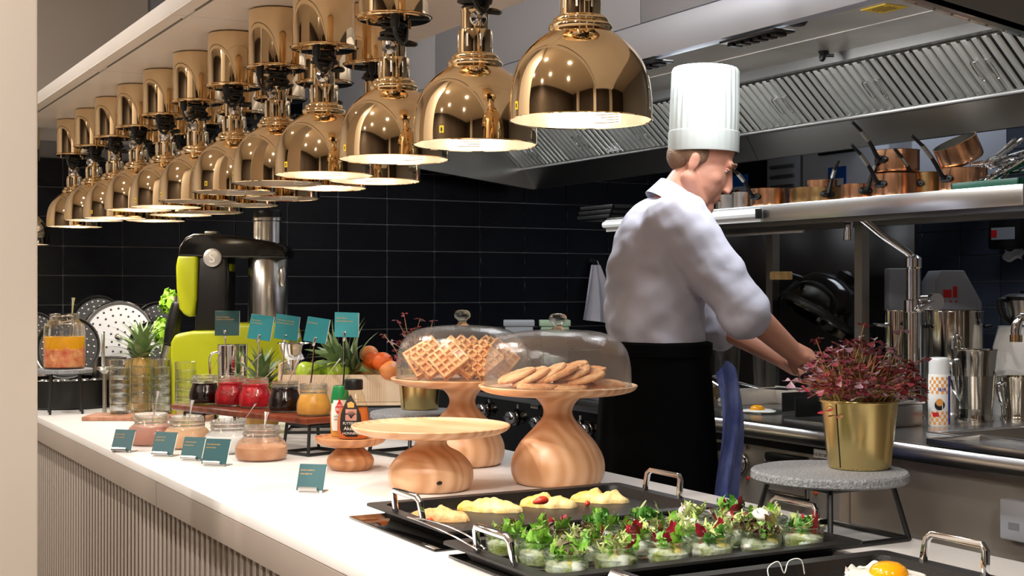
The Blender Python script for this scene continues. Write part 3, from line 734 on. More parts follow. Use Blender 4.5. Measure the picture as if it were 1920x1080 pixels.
q = G()
for i in range(6):
    a = i*math.pi/6
    q.tube(cr([(0, 0, 0), (.03, .012*math.cos(a), .012*math.sin(a)), (.055, .009*math.cos(a), .009*math.sin(a)), (.06, 0, 0), (.055, -.009*math.cos(a), -.009*math.sin(a)), (.03, -.012*math.cos(a), -.012*math.sin(a)), (0, 0, 0)], 3), .0008, 5)
obj('wires', q, 'chrome', wk); obj('grip', G().tube([(-.07, 0, 0), (0, 0, 0)], .005), 'chrome', wk)
p = U(1165, 385, X=2.68)
for k in range(3): tag(obj('black_tray', G().bx((-.12, -.11, 0), (.12, .11, .004)).bx((-.12, -.11, 0), (-.114, .11, .016)).bx((-.12, -.11, 0), (.12, -.104, .016)).bx((.114, -.11, 0), (.12, .11, .016)).bx((-.12, .104, 0), (.12, .11, .016)), 'black_metal', None, (p.x, p.y-.01*k, SZ+.0165*k), bevel=.001), 'black baking tray at the far end of the shelf, %s of the pile' % ('bottom', 'middle', 'top')[k], 'tray', 'black trays on the shelf')
# cutlery in a green tray
p = U(1890, 330, X=2.69)
gt = tag(obj('cutlery_tray', G().bx((-.09, -.11, 0), (.09, .10, .004)).bx((-.09, -.11, 0), (-.084, .10, .022)).bx((.084, -.11, 0), (.09, .10, .022)).bx((-.09, -.11, 0), (.09, -.104, .022)).bx((-.09, .094, 0), (.09, .10, .022)), 'green_tray', None, (p.x, p.y, SZ), bevel=.002), 'dark green tray holding a heap of steel utensils at the shelf end', 'tray')
rng = random.Random(5)
uts = []
for k in range(14):
    L = rng.uniform(.12, .17)
    q = G().tube([(0, -L*.1, 0), (0, L*.25, 0), (0, L*.58, 0), (0, L*.62, 0)], [.0030, .0045, .0062, .0035], 8)
    q.ball((0, -L*.28, 0), (.015, L*.19, .006), 14)
    o = obj('serving_utensil', q, 'chrome', None, (p.x+rng.uniform(-.04, .02), p.y+rng.uniform(-.03, .05), SZ+.028+.0052*k), (R(rng.uniform(4, 36)), R(rng.uniform(-15, 15)), -YAW-R(90)+R(rng.uniform(-28, 28))))
    tag(o, 'steel serving utensil in the shiny heap in the green tray', 'utensil', 'steel utensils heaped on the shelf')
# ---------------------------------------------------------------- equipment behind the range
XA = 4.0
def unit(name, label, cat, pxa, pxb, z1, m, X=XA, z0=0.0, dp=.55):
    a, b = U(pxa, 300, X=X).y, U(pxb, 300, X=X).y
    t = thing(name, label, cat, (X, (a+b)/2, z0))
    w_ = abs(a-b)-.01
    obj('cabinet', G().bx((0, -w_/2, 0), (dp, w_/2, z1-z0)), m, t, bevel=.006)
    return t, w_
t, w_ = unit('white_freezer', 'tall white cabinet with a blue label behind the copper pans', 'freezer', 1503, 1642, 2.2, 'appliance_white', dp=.22)
lb = obj('blue_label', G().bx((-.003, -.055, 0), (0, .055, .10)), 'blue_label', t, (0, .0, U(1575, 330, X=XA).z-.06)); obj('white_print', G().bx((-.004, -.04, .02), (-.003, .04, .05)), 'white_label', lb)
obj('top_grip', G().bx((-.02, -.12, 0), (0, .10, .03)), 'black_plastic', t, (0, 0, U(1560, 290, X=XA).z))
t, w_ = unit('louvred_cabinet', 'grey cabinet with horizontal louvres behind the shelf', 'cabinet', 1436, 1501, 2.2, 'appliance_grey')
for k in range(9): obj('louvre', G().box((-.006, 0, 0), (.014, w_*.7, .012), Matrix.Rotation(R(30), 4, 'Y')), 'steel_dark', t, (0, 0, 1.45+.045*k))
t, w_ = unit('dark_cabinet', 'dark blue-grey cabinet with a blue control label near the chef\'s face', 'cabinet', 1340, 1434, 2.2, 'panel_dark')
lb = obj('blue_label', G().bx((-.003, -.055, 0), (0, .055, .13)), 'blue_label', t, (0, -.01, U(1397, 355, X=XA).z-.06)); obj('control', G().bx((-.005, -.045, .015), (-.003, .045, .075)), 'appliance_white', lb)
obj('display', G().bx((-.006, .005, .035), (-.005, .035, .06)), 'ink', lb); obj('digits', G().bx((-.0065, .010, .043), (-.006, .018, .052)), 'red_led', lb)
t, w_ = unit('wall_box', 'small white box on the wall above the copper saucepans', 'box', 1686, 1752, 1.95, 'appliance_white', X=4.2, z0=1.70)
t.location.x = XK-.56
p = U(1884, 440, X=XK-.12)
pd = thing('towel_dispenser', 'black paper towel dispenser mounted on the tiled kitchen wall', 'dispenser', (XK-.01, p.y, p.z-.06))
obj('casing', G().bx((-.12, -.085, 0), (0, .085, .14)), 'black_plastic', pd, bevel=.012)
obj('window', G().bx((-.123, -.06, .04), (-.12, .06, .09)), 'appliance_grey', pd); obj('indicator', G().bx((-.124, .03, .05), (-.123, .06, .08)), 'red_label', pd)
obj('paper', G().grid(lambda u, v: (-.06+.01*math.sin(v*6), -.05+.10*u, -.001-.045*v+.008*math.sin(u*7)), 8, 4), 'plate_white', pd)
# ---------------------------------------------------------------- faucets, pots and jugs on the line
p = U(1713, 640, d=3.88); fb_ = Vector((p.x, p.y, .9))
fa_ = thing('pot_filler_tap', 'tall chrome pot filler tap with long angled spout', 'tap', fb_)
obj('column', G().lathe([(.034, 0), (.034, .008), (.024, .012), (.022, .03), (.022, .30), (.027, .302), (.027, .335), (.020, .338), (.020, .425), (.024, .43), (.024, .455), (.014, .462), (.0125, .465)], 24), 'chrome', fa_)
rt = Vector((CY, -SY, 0)); fw_ = Vector((SY, CY, 0))
def im(px, py, dd=0): return U(px, py, d=3.88+dd)-fb_
obj('spout', G().tube(cr([tuple(im(1713, 510)), tuple(im(1714, 492)), tuple(im(1706, 478)), tuple(im(1660, 446)), tuple(im(1618, 412)), tuple(im(1603, 406)), tuple(im(1593, 413)), tuple(im(1591, 436))], 5), .0115, 12), 'chrome', fa_)
obj('nozzle', G().tube([tuple(im(1591, 434)), tuple(im(1590.5, 450))], .014, 16), 'chrome', fa_)
c0, c1 = im(1720, 568), im(1748, 566); 
lv = obj('valve', G().tube([tuple(c0), tuple(c1)], .021, 20).tube([tuple(c1), tuple(im(1757, 566, -.02))], .025, 20), 'chrome', fa_)
obj('lever', G().tube([tuple(im(1752, 566, -.02)), tuple(im(1722, 582, -.06))], .006, 8), 'chrome', lv)
p = U(1912, 660, d=3.55); 
tp = thing('sink_tap', 'curved chrome sink tap cut off at the right edge', 'tap', (p.x+.03, p.y-.03, .9))
b0 = Vector(tp.location)
obj('spout', G().tube(cr([(0, 0, 0), (0, 0, .14), (0, 0, .24), tuple(U(1919, 597, d=3.55)-b0), tuple(U(1909, 603, d=3.55)-b0), tuple(U(1905, 618, d=3.55)-b0), tuple(U(1905, 632, d=3.55)-b0)], 5), .013, 12), 'chrome', tp)
obj('nozzle', G().tube([tuple(U(1905, 628, d=3.55)-b0), tuple(U(1905, 641, d=3.55)-b0)], .016, 14), 'brass_dull', tp)
for k, (px, dd, r, top) in enumerate(((1789, 4.05, .083, 584), (1681, 4.17, .038, 583))):
    p = U(px, 600, d=dd); h = U(px, top, d=dd).z-.9
    t = thing('stock_pot', ('large polished steel stock pot behind the chrome tap', 'narrow polished steel stock pot left of the chrome tap')[k], 'pot', (p.x, p.y, .9), -YAW, 'stock pots')
    obj('body', G().lathe([(0, 0), (r*.97, 0), (r, .006), (r, h), (r+.004, h+.002), (r+.004, h+.004), (r-.003, h+.004), (r-.003, .004), (0, .004)], 40), 'pot_steel', t)
    for s in (-1, 1):
        M = Matrix.Rotation(R(35)*0+(0 if s > 0 else math.pi)+(.25 if s > 0 else 0), 4, 'Z')
        obj('handle', G().tube(cr([(r, -.03, h-.045), (r+.025, -.026, h-.042), (r+.03, 0, h-.042), (r+.025, .026, h-.042), (r, .03, h-.045)], 3), .005, 8, M=M), 'black_plastic' if k == 0 else 'steel', t)
    obj('rivet_hole', G().ball((r*math.cos(-.9), r*math.sin(-.9), h-.03), .004, 8), 'ink', t)
p = U(1790, 560, d=4.24)
ds = thing('dispenser_box', 'grey slant-topped dispenser with red print behind the stock pot', 'dispenser', (p.x, p.y, .9), -YAW)
zt = U(1790, 507, d=4.24).z-.9
obj('housing', G().prism([(-.062, 0), (.085, 0), (.085, zt-.10), (.03, zt), (-.04, zt), (-.062, zt-.035)], 0, .14, Matrix(((1,0,0,0),(0,0,1,0),(0,1,0,0),(0,0,0,1)))), 'appliance_grey', ds, bevel=.003)
rp_ = G()
for a, b, c_, d_ in ((-.036, -.010, -.085, -.060), (-.006, .008, -.085, -.050), (-.036, -.030, -.100, -.094), (-.016, -.010, -.100, -.094), (.002, .008, -.100, -.094)): rp_.bx((a, -.0008, zt+c_), (b, .001, zt+d_))
obj('red_print', rp_, 'red_label', ds)['kind'] = 'stuff'
p = U(1695, 545, d=4.34)
tag(obj('steel_cabinet', G().bx((-.048, 0, 0), (.040, .06, U(1672, 503, d=4.34).z-.9)), 'appliance_grey', None, (p.x, p.y, .9), (0, 0, -YAW), bevel=.006), 'plain grey steel box behind the chrome tap', 'box')
# mixer at the far right
p = U(1893, 640, d=3.98)
mx_ = thing('kitchen_mixer', 'white kitchen mixer with steel bowl and dark blue lid at right edge', 'mixer', (p.x+.05, p.y-.02, .9), -YAW)
zz = lambda py: U(1893, py, d=3.98).z-.9
obj('base', G().loft([(0, .0, 0, .10, .10), (0, 0, .03, .10, .10), (0, 0, zz(650), .095, .095), (0, .01, zz(612), .075, .085)], 28), 'plate_white', mx_)
obj('bowl', G().lathe([(.03, zz(612)), (.050, zz(606)), (.062, zz(570)), (.064, zz(562))], 32), 'steel', mx_)
obj('lid', G().lathe([(.066, zz(563)), (.068, zz(556)), (.05, zz(551)), (.022, zz(550)), (.02, zz(545)), (0, zz(545))], 32), 'blue_print' if 0 else 'black_plastic', mx_)
obj('bowl_handle', G().tube(cr([(-.06, -.01, zz(562)), (-.088, -.02, zz(565)), (-.080, -.02, zz(590)), (-.052, -.01, zz(604))], 4), .0085, 8), 'black_plastic', mx_)
obj('lid_handle', G().tube(cr([(.02, -.02, zz(556)), (.05, -.03, zz(552)), (.09, -.02, zz(556))], 4), .009, 8), 'plate_white', mx_)
# spray can
p = U(1761, 798, z=.9)
cn = thing('spray_can', 'white spray can with orange checks and blue stripe beside the sink', 'spray can', p, -YAW)
S_ = D(p)/F
def r0(v): return 20*S_
obj('can', G().lathe([(0, 0), (.0265, 0), (.0285, .003), (.0285, 96*S_), (.026, 99*S_)], 32), 'white_label', cn)
obj('cap', G().lathe(cr([(.0275, 97*S_), (.0275, 118*S_), (.026, 125*S_), (.020, 128*S_), (0, 128.5*S_)], 3), 32), 'plate_white', cn)
def cpatch(a0, a1, z0, z1, r=.0287, n=8):
    return G().grid(lambda u, v: (r*math.cos(a0+(a1-a0)*u), r*math.sin(a0+(a1-a0)*u), z0+(z1-z0)*v), n, 1)
q = G()
for i in range(9):
    for j in range(14):
        if (i+j) % 2 == 0 and not (4 <= j <= 8): q.add(*(lambda g_: (g_.v, g_.f))(cpatch(-2.9+i*.24, -2.9+(i+1)*.24, .004+j*6.4*S_, .004+(j+1)*6.4*S_-.0004, n=2)))
obj('orange_checks', q, 'orange_check', cn)['kind'] = 'stuff'; obj('blue_stripe', cpatch(-.95, -.35, .004, 94*S_), 'blue_print', cn)
obj('food_picture', G().lathe([(0, 0), (.014, 0)], 20, Matrix.Translation((-.0075, -.0284, 40*S_)) @ Matrix.Rotation(R(90), 4, 'X')), 'ink', cn)
obj('food_picture', G().lathe([(0, 0), (.010, 0)], 12, Matrix.Translation((-.008, -.0288, 45*S_)) @ Matrix.Rotation(R(90), 4, 'X')), 'orange_check', cn)
obj('red_flash', cpatch(-2.5, -1.9, 18*S_, 26*S_, .0290), 'red_label', cn)
text('lettering', 'lett', .016, 'blue_print', cn, (-.013, -.0292, 66*S_), (R(90), 0, 0))
def pitcher(name, label, px, py, wt, wb, h, strainer=False, flip=1):
    p = U(px, py, z=.9); s = D(p)/F; rt_, rb_, hh = wt*s/2, wb*s/2, h*s
    t = thing(name, label, 'jug', p, -YAW+.1, 'steel jugs')
    obj('body', G().lathe(cr([(0, .004), (rb_*.98, .003), (rb_*1.08, 0), (rb_*1.08, .006), (rb_, .010), (rb_*1.02, hh*.3), (rt_*.96, hh*.9), (rt_, hh), (rt_*.97, hh)], 3)+[(rb_*.97, .02), (0, .018)], 36), 'pot_steel', t)
    obj('handle', G().tube(cr([(-rt_*.90, -.01, hh*.86), (-rt_*1.22, -.02, hh*.80), (-rt_*1.05, -.02, hh*.45), (-rb_*.95, -.012, hh*.30)], 5), .0075, 10, flat=.6), 'chrome', t)
    return t, rt_, hh
t, rt_, hh = pitcher('steel_jug', 'tall polished steel jug with wire strainer beside the sink', 1827, 788, 86, 66, 132)
obj('juice', G().lathe([(0, hh*.93), (rt_*.93, hh*.93)], 24), 'honey_yellow', t)
p = Vector(t.location)
st = thing('wire_strainer', 'looped wire strainer handle sticking out of the tall jug', 'strainer', (p.x, p.y, p.z+hh*.9), -YAW)
obj('handle', G().tube(cr([(-.028, 0, -.02), (-.052, 0, .030), (-.058, 0, .052), (-.050, 0, .060), (-.040, 0, .050), (-.012, 0, -.02)], 4), .0022, 6), 'chrome', st)
pitcher('steel_jug', 'shorter steel jug at the right edge behind the sink', 1908, 786, 74, 58, 80)
# glass jugs near the chef's elbow
for k, (px, dd) in enumerate(((1436, 4.35), (1363, 4.42))):
    p = U(px, 640, d=dd); h = U(px, 607, d=dd).z-.9
    t = thing('glass_jug', ('clear glass jug standing right behind the chef\'s forearm', 'clear glass jug standing behind the chef\'s elbow')[k], 'jug', (p.x, p.y, .9), 0, 'clear glass jugs')
    obj('glass', G().lathe([(0, .004), (.034, .003), (.038, 0), (.038, .012), (.036, .03), (.046, h*.8), (.050, h), (.047, h), (.043, h*.8), (.033, .03), (0, .02)], 32), 'glass', t)
    obj('foot_ring', G().lathe([(.0382, .002), (.0392, .008), (.0382, .014)], 32), 'chrome', t)
# griddle trays, egg, spatulas
p = U(1428, 768, z=.902)
gt_ = thing('griddle_tray', 'pale steel griddle tray with raised back and a frying egg', 'griddle', (p.x, p.y, .9), R(0))
obj('plate', G().bx((-.10, -.12, 0), (.16, .12, .006)), 'steel_dark', gt_, bevel=.002)
obj('splash_rim', G().bx((.150, -.12, .006), (.156, .12, .062)).bx((-.06, .115, .006), (.156, .12, .058)), 'steel_worn', gt_, bevel=.002)
obj('side_rim', G().bx((-.02, -.12, .006), (.156, -.115, .062)), 'black_metal', gt_, bevel=.002)
p = U(1423, 770, z=.907)
fe = thing('fried_egg', 'fried egg with bright yolk cooking on the griddle', 'egg', (p.x, p.y, .9065))
obj('egg_white', G().lathe([(.0, .004), (.035, .004), (.050, .002), (.053, 0), (0, 0)], 28, rf=lambda a, z: 1+.12*math.sin(3*a)+.06*math.sin(7*a)), 'egg_white', fe)
obj('yolk', G().lathe([(.022, .003), (.0215, .008), (.018, .0135), (.011, .0172), (0, .0185)], 24, Matrix.Translation((-.006, 0, 0))), 'egg_yolk', fe)
p = U(1540, 790, z=.902)
g2 = thing('griddle_tray', 'second griddle tray with black sides right of the frying egg', 'griddle', (p.x+.05, p.y, .9))
obj('plate', G().bx((-.10, -.10, 0), (.16, .10, .006)), 'steel_dark', g2, bevel=.002)
obj('side_rim', G().bx((-.06, .095, .006), (.156, .10, .062)).bx((.150, -.10, .006), (.156, .10, .062)).bx((-.06, -.10, .006), (.156, -.095, .062)), 'black_metal', g2, bevel=.002)
p = U(1320, 748, z=.93)
pan('frying_pan', 'brass-coloured frying pan on the range behind the chef\'s apron', 1322, 2.78, .15, .04, 'copper_old', z=.9)
for k, (a, b) in enumerate((((1312, 702), (1352, 726)), ((1340, 706), (1422, 727)))):
    A = U(*a, d=3.86); B = U(*b, d=3.80)
    m_ = (A+B)/2
    q = G().tube([tuple(A-m_), tuple(B-m_)], [.005, .0025], 8)
    q.ball(tuple(A-m_), (.010, .010, .004), 10)
    tag(obj('spatula', q, 'steel', None, m_), ('slim steel spatula leaning behind the frying egg, nearer the apron', 'longer steel spatula leaning behind the frying egg, nearer the plant')[k], 'spatula', 'spatulas on the range')
# containers behind the waffles' dome, gn boxes behind plant
for k, (px, m, w_) in enumerate(((973, 'appliance_grey', 58), (1040, 'pale_green', 58))):
    p = U(px, 606, d=5.05); s = 5.05/F
    t = thing('food_container', ('grey lidded container on the range behind the glass domes', 'pale green lidded container on the range behind the glass domes')[k], 'container', (p.x, p.y, .9), -YAW, 'food containers')
    obj('riser', G().bx((-w_*s/2*.8, -.045, 0), (w_*s/2*.8, .045, p.z-.9-.045)), 'black_plastic', t); obj('tub', G().bx((-w_*s/2*.9, -.05, p.z-.9-.045), (w_*s/2*.9, .05, p.z-.9-.01)), m, t, bevel=.004); obj('lid', G().bx((-w_*s/2, -.055, p.z-.9-.01), (w_*s/2, .055, p.z-.9+.012)), m, t, bevel=.003)
p = U(1700, 745, z=.9)
t = thing('steel_container', 'low steel food container behind the red-leaved plant', 'container', (2.635, 2.71, .9), 0)
obj('tub', G().bx((-.09, -.045, 0), (.09, .045, .06)), 'steel_dark', t, bevel=.006); obj('lid', G().bx((-.094, -.048, .06), (.094, .048, .066)), 'steel', t, bevel=.002)
# ---------------------------------------------------------------- kamado grill
p = U(1566, 640, d=4.42)
km = thing('kamado_grill', 'black ceramic egg-shaped grill with open lid and wooden handle', 'grill', (p.x, p.y, .9), -YAW)
kz = lambda py: U(1572, py, d=4.42).z-.9
obj('bowl', G().lathe(cr([(.06, 0), (.10, .02), (.135, .09), (.142, kz(672)), (.140, kz(660))], 4)+[(.115, kz(660)), (.10, .06), (0, .05)], 40), 'black_enamel', km)
M = Matrix.Translation((-.02, .04, kz(583))) @ Matrix.Rotation(R(32), 4, 'Y')
obj('lid', G().lathe(cr([(.145, -.045), (.150, -.03), (.148, .0), (.135, .045), (.105, .085), (.06, .108), (.028, .114)], 4)+[(.024, .114), (.05, .10), (.10, .075), (.128, .035), (.138, -.03), (.145, -.045)], 44, M), 'black_enamel', km)
obj('chimney_cap', G().lathe([(.03, .112), (.032, .135), (.022, .145), (0, .147)], 24, M), 'cast_iron', km)
obj('band', G().lathe([(.152, -.040), (.155, -.034), (.155, -.022), (.152, -.016)], 44, M), 'cast_iron', km)
hp = im(1479, 517)+fb_; 
hz = kz(517)
obj('wooden_handle', G().box((-.182, -.03, hz), (.066, .045, .026)), 'bamboo', km, bevel=.004)
obj('handle_bracket', G().tube([(-.150, -.03, hz), (-.115, -.02, hz-.01)], .010, 8), 'cast_iron', km)
obj('hinge', G().box((.13, .06, kz(640)), (.03, .06, .10)), 'cast_iron', km, bevel=.004)
# white cloth hanging from a hook on the tiled wall behind the chef
p = U(1113, 492, Y=YW-.03)
ap = thing('hanging_apron', 'white kitchen apron hanging from a black hook behind the chef', 'apron', (p.x, YW-.012, p.z))
obj('hook', G().lathe([(.018, 0), (.018, .006), (.006, .008), (.006, .024), (.014, .028), (0, .03)], 16, Matrix.Rotation(R(90), 4, 'X')), 'black_plastic', ap)
obj('strap', G().tube(cr([(-.006, -.024, -.012), (0, -.026, .006), (.02, -.024, .0), (.03, -.024, -.05)], 4), .003, 6), 'cloth', ap)
obj('cloth', G().grid(lambda u, v: (-.02-.055*v+(.05+.20*v)*u, -.030-.014*math.sin(u*16+v*2)*(.3+v), -.012-.25*v-.03*u*v), 24, 14), 'cloth', ap)
# ================================================================ things on the buffet counter
TZ = .9
rt3 = Vector((CY, -SY, 0)); fw3 = Vector((SY, CY, 0))
# ---------------------------------------------------------------- turned wooden stands, domes, bakes
def stand(label, px, py, plate_w, plate_py, prof, name='cake_stand', m='wood_light'):
    p = U(px, py, z=TZ); s = D(p)/F; R_ = plate_w*s/2
    hz = U(px, plate_py, d=D(p)).z-TZ
    t = thing(name, label, 'cake stand', p, .4, 'turned wooden stands')
    pr = [(r*R_, z*hz) for r, z in prof]
    obj('pedestal', G().lathe([(0, 0)]+cr(pr, 5), 56), m, t, (0, 0, 0))
    obj('plate', G().lathe(cr([(pr[-1][0]*.9, hz-.019), (R_*.72, hz-.017), (R_*.93, hz-.011), (R_, hz-.002), (R_*.985, hz+.001), (R_*.955, hz-.002)], 3)+[(R_*.93, hz-.0035), (0, hz-.0035)], 72), m, t)
    return t, p, hz, R_
tall = [(.50, 0), (.555, .035), (.59, .13), (.575, .26), (.47, .42), (.30, .57), (.195, .68), (.19, .77), (.27, .86), (.42, .91)]
low = [(.44, 0), (.50, .05), (.535, .20), (.51, .38), (.38, .56), (.235, .66), (.20, .74), (.25, .82), (.34, .87)]
small = [(.50, 0), (.58, .06), (.66, .22), (.62, .40), (.46, .58), (.33, .72), (.32, .80), (.45, .90)]
st1, P1, h1, R1 = stand('tall turned wooden cake stand holding cookies under a glass dome', 1046, 905, 298, 722, tall)
st2, P2, h2, R2 = stand('tall turned wooden cake stand holding waffles, behind the empty one', 867, 870, 268, 708, tall)
st3, P3, h3, R3 = stand('low turned wooden cake stand with an empty plate', 808, 917, 298, 797, low)
obj('knot', G().ball((0, 0, 0), (.008, .0025, .0035), 12), 'ink', st3, Matrix.Rotation(-.4, 4, 'Z') @ Vector((-.02, -.0778, .022)))
st4, P4, h4, R4 = stand('small turned wooden stand carrying the syrup and honey bottles', 657, 880, 134, 819, small, 'bottle_stand', 'wood_warm')
def cloche(label, P, h, R_, px_h):
    s = D(P)/F; H = px_h*s; r = R_*.925
    t = thing('glass_cloche', label, 'glass dome', (P.x, P.y, TZ+h-.0030), 0, 'glass cake domes')
    pr = cr([(r, 0), (r, H*.18), (r*.985, H*.42), (r*.93, H*.66), (r*.80, H*.85), (r*.58, H*.96), (r*.30, H*1.0), (.013, H*1.015)], 5)
    obj('dome', G().lathe(pr, 72), 'glass_dome', t)
    obj('rim', G().lathe(cr([(r-.002, 0), (r+.0015, .001), (r+.0015, .004), (r-.002, .005), (r-.002, 0)], 2), 72), 'glass_green', t)
    obj('knob', G().lathe(cr([(.014, H*1.01), (.0085, H*1.06), (.0095, H*1.10), (.0165, H*1.16), (.0170, H*1.22), (.0125, H*1.28), (0, H*1.30)], 4), 28), 'glass_green', t)
    return t
cloche('glass dome with round knob covering the cookies', P1, h1, R1, 106)
cloche('glass dome with round knob covering the waffles', P2, h2, R2, 100)
# cookies
rng = random.Random(11)
def cookie_mesh(seed):
    r_ = random.Random(seed); ph = r_.uniform(0, 6)
    pr = [(0, 0), (.030, 0), (.0365, .002), (.038, .005), (.036, .0085), (.026, .0105), (.012, .011), (0, .011)]
    g = G().lathe(cr(pr[1:-1], 2), 30, rf=lambda a, z: 1+.05*math.sin(3*a+ph)+.03*math.sin(7*a+ph*2))
    n = len(g.v); v = []
    for x, y, z in g.v: v.append((x, y, z+(.0022*noise.noise(Vector((x*110, y*110, seed)))+.0012*noise.noise(Vector((x*300, y*300, seed))))*(1 if z > .004 else .2)))
    g.v = v
    k = len(g.v); top = list(range(k-30, k)); bot = list(range(30))
    g.f += [tuple(top), tuple(reversed(bot))]; g.m += [0, 0]
    return g.mesh('cookie', 'cookie')
cms = [cookie_mesh(i) for i in range(4)]
zc0 = TZ+h1-.003
def on_stand(P, a, b): return Vector((P.x, P.y, 0))+rt3*a+fw3*b
specs = [(-.078, -.030, .018, 20), (-.050, -.042, .016, 24), (-.020, -.035, .020, 26), (.002, -.050, .022, 22), (.028, -.035, .022, 20), (.050, -.052, .016, 14), (.088, -.020, .0005, 0),
         (-.055, .015, .016, 22), (-.015, .010, .022, 26), (.025, .005, .030, 18), (.055, .020, .022, 10), (.060, -.030, .0005, 0), (.015, -.070, .0005, 2), (-.04, -.075, .0005, 0)]
for k, (a, b, z, tl) in enumerate(specs):
    q = on_stand(P1, a, b)
    o = obj('cookie', cms[k % 4], None, None, (q.x, q.y, zc0+z), Matrix.Rotation(rng.uniform(0, 6), 3, 'Z').to_euler())
    M = Matrix.Rotation(-YAW, 3, 'Z') @ Matrix.Rotation(R(-tl), 3, 'Y') @ Matrix.Rotation(R(rng.uniform(2, 9)), 3, 'X') @ Matrix.Rotation(rng.uniform(0, 6), 3, 'Z')
    o.rotation_euler = M.to_euler()
    tag(o, 'thin golden cookie under the dome, %s' % ('flat at the far right end of the row', 'lying flat at front right', 'lying flat at the front centre', 'lying flat at front left')[[6, 11, 12, 13].index(k)] if k in (6, 11, 12, 13) else
        'golden cookie leaning in the %s row, %s from the left' % ('front' if k < 7 else 'back', ORD[k if k < 7 else k-7]), 'cookie', 'cookies under the glass dome')
# waffles: square grid plates
def waffle_mesh():
    g = G(); n = 4; w_ = .072; c_ = w_/n; t_ = .006
    g.bx((-w_/2, -w_/2, -.0035), (w_/2, w_/2, .0035))
    for i in range(n+1):
        x = -w_/2+i*c_
        for s in (-1, 1):
            g.bx((x-t_/2, -w_/2-t_/2, .0030*s), (x+t_/2, w_/2+t_/2, .0105*s)); g.bx((-w_/2-t_/2, x-t_/2, .0030*s), (w_/2+t_/2, x+t_/2, .0105*s))
    return g.mesh('waffle', 'waffle', bevel=.0014, seg=1)
wm = waffle_mesh()
ws = [(-.078, -.038, 62, 20, 35), (-.062, -.055, 60, 35, 40), (-.025, -.070, 58, 15, 45), (.012, -.060, 60, 50, 42), (.045, -.070, 56, 25, 46), (.078, -.045, 60, 60, 40),
      (-.070, .010, 66, 10, 48), (-.025, .015, 64, 40, 42), (.022, .010, 66, 20, 50), (.065, .020, 60, 55, 44), (-.005, .060, 66, 30, 45), (.045, .065, 62, 15, 45)]
for k, (a, b, lean, yaw, spin) in enumerate(ws):
    q = on_stand(P2, a, b)
    M = Matrix.Rotation(-YAW+R(yaw-30), 3, 'Z') @ Matrix.Rotation(R(lean), 3, 'X') @ Matrix.Rotation(R(spin), 3, 'Z')
    zs = [ (M @ Vector((i*.039, j*.039, kk*.0105))).z for i in (-1, 1) for j in (-1, 1) for kk in (-1, 1)]
    o = obj('waffle', wm, None, None, (q.x, q.y, TZ+h2-.0032-min(zs)), M.to_euler())
    o.scale = (.86, .86, .86); o.location.z = TZ+h2-.0032-min(zs)*.86
    tag(o, 'golden waffle leaning in the %s row under the dome, %s from the left' % (('front', 'middle', 'rear')[0 if k < 6 else 1 if k < 10 else 2], ORD[k if k < 6 else k-6 if k < 10 else k-10]), 'waffle', 'waffles under the glass dome')
# ---------------------------------------------------------------- bottles
S4 = D(P4)/F
def at4(px, py): 
    q = U(px, py, z=TZ+h4-.003); return q
q = Vector((P4.x, P4.y, TZ+h4-.0035))+rt3*.007-fw3*.004
hb_ = thing('honey_bottle', 'squeeze bottle of honey with black cap and black diamond label', 'bottle', q, -YAW)
wv = lambda a: a*S4
def oval(prof, flat=.72, n=36): return G().lathe(cr(prof, 4), n, Matrix.Diagonal((1, flat, 1, 1)))
obj('bottle', oval([(wv(24), 0), (wv(29), wv(3)), (wv(31), wv(25)), (wv(29), wv(45)), (wv(23), wv(70)), (wv(17), wv(86)), (wv(15.5), wv(92))]), 'bottle_clear', hb_)
obj('honey', G().lathe([(0, wv(1))]+cr([(wv(23), wv(1)), (wv(28.3), wv(4)), (wv(30.3), wv(25)), (wv(28.4), wv(45)), (wv(26), wv(58))], 3)+[(0, wv(58))], 36, Matrix.Diagonal((1, .70, 1, 1))), 'honey_amber', hb_)
obj('cap', G().lathe([(wv(16), wv(92)), (wv(17.5), wv(93)), (wv(17.5), wv(108)), (wv(16.5), wv(111)), (0, wv(111.5))], 28), 'black_plastic', hb_)
def bulge(x, z, k=1.03):  # front surface of the oval bottle
    tb = [(0, 24), (3, 29), (25, 31), (45, 29), (70, 23), (86, 17), (120, 15)]
    zz = z/S4
    for (z0, r0_), (z1, r1_) in zip(tb, tb[1:]):
        if z0 <= zz <= z1: r_ = (r0_+(r1_-r0_)*(zz-z0)/(z1-z0))*S4; break
    else: r_ = 20*S4
    return -.72*math.sqrt(max(r_*r_-x*x, (r_*.2)**2))*k-.0006
def label_fan(poly, dx=0, k=1.03):
    """label of a given outline wrapped on the bottle: rows of quads between left and right outline"""
    g = G(); n = 12
    v = []; f = []
    for z, xl, xr in poly:
        for i in range(n+1):
            x = (xl+(xr-xl)*i/n+dx)*S4; v.append((x, bulge(x, z*S4, k), z*S4))
    for r_ in range(len(poly)-1):
        for i in range(n): f.append((r_*(n+1)+i, r_*(n+1)+i+1, (r_+1)*(n+1)+i+1, (r_+1)*(n+1)+i))
    return g.add(v, f)
lb = obj('label', label_fan([(6, -11, 9), (12, -21, 13), (22, -23.5, 16), (34, -23.5, 17), (48, -22, 15), (62, -17, 9), (74, -11, 2), (84, -4.5, -4)]), 'ink', hb_)
obj('emblem', label_fan([(60, -9, 3), (68, -10, 3), (71, -3.5, -2.5)], k=1.06), 'orange_check', lb)
obj('picture', label_fan([(36, -13, 8), (57, -13, 8)], k=1.05), 'cream_pink', lb)
tr_ = G()
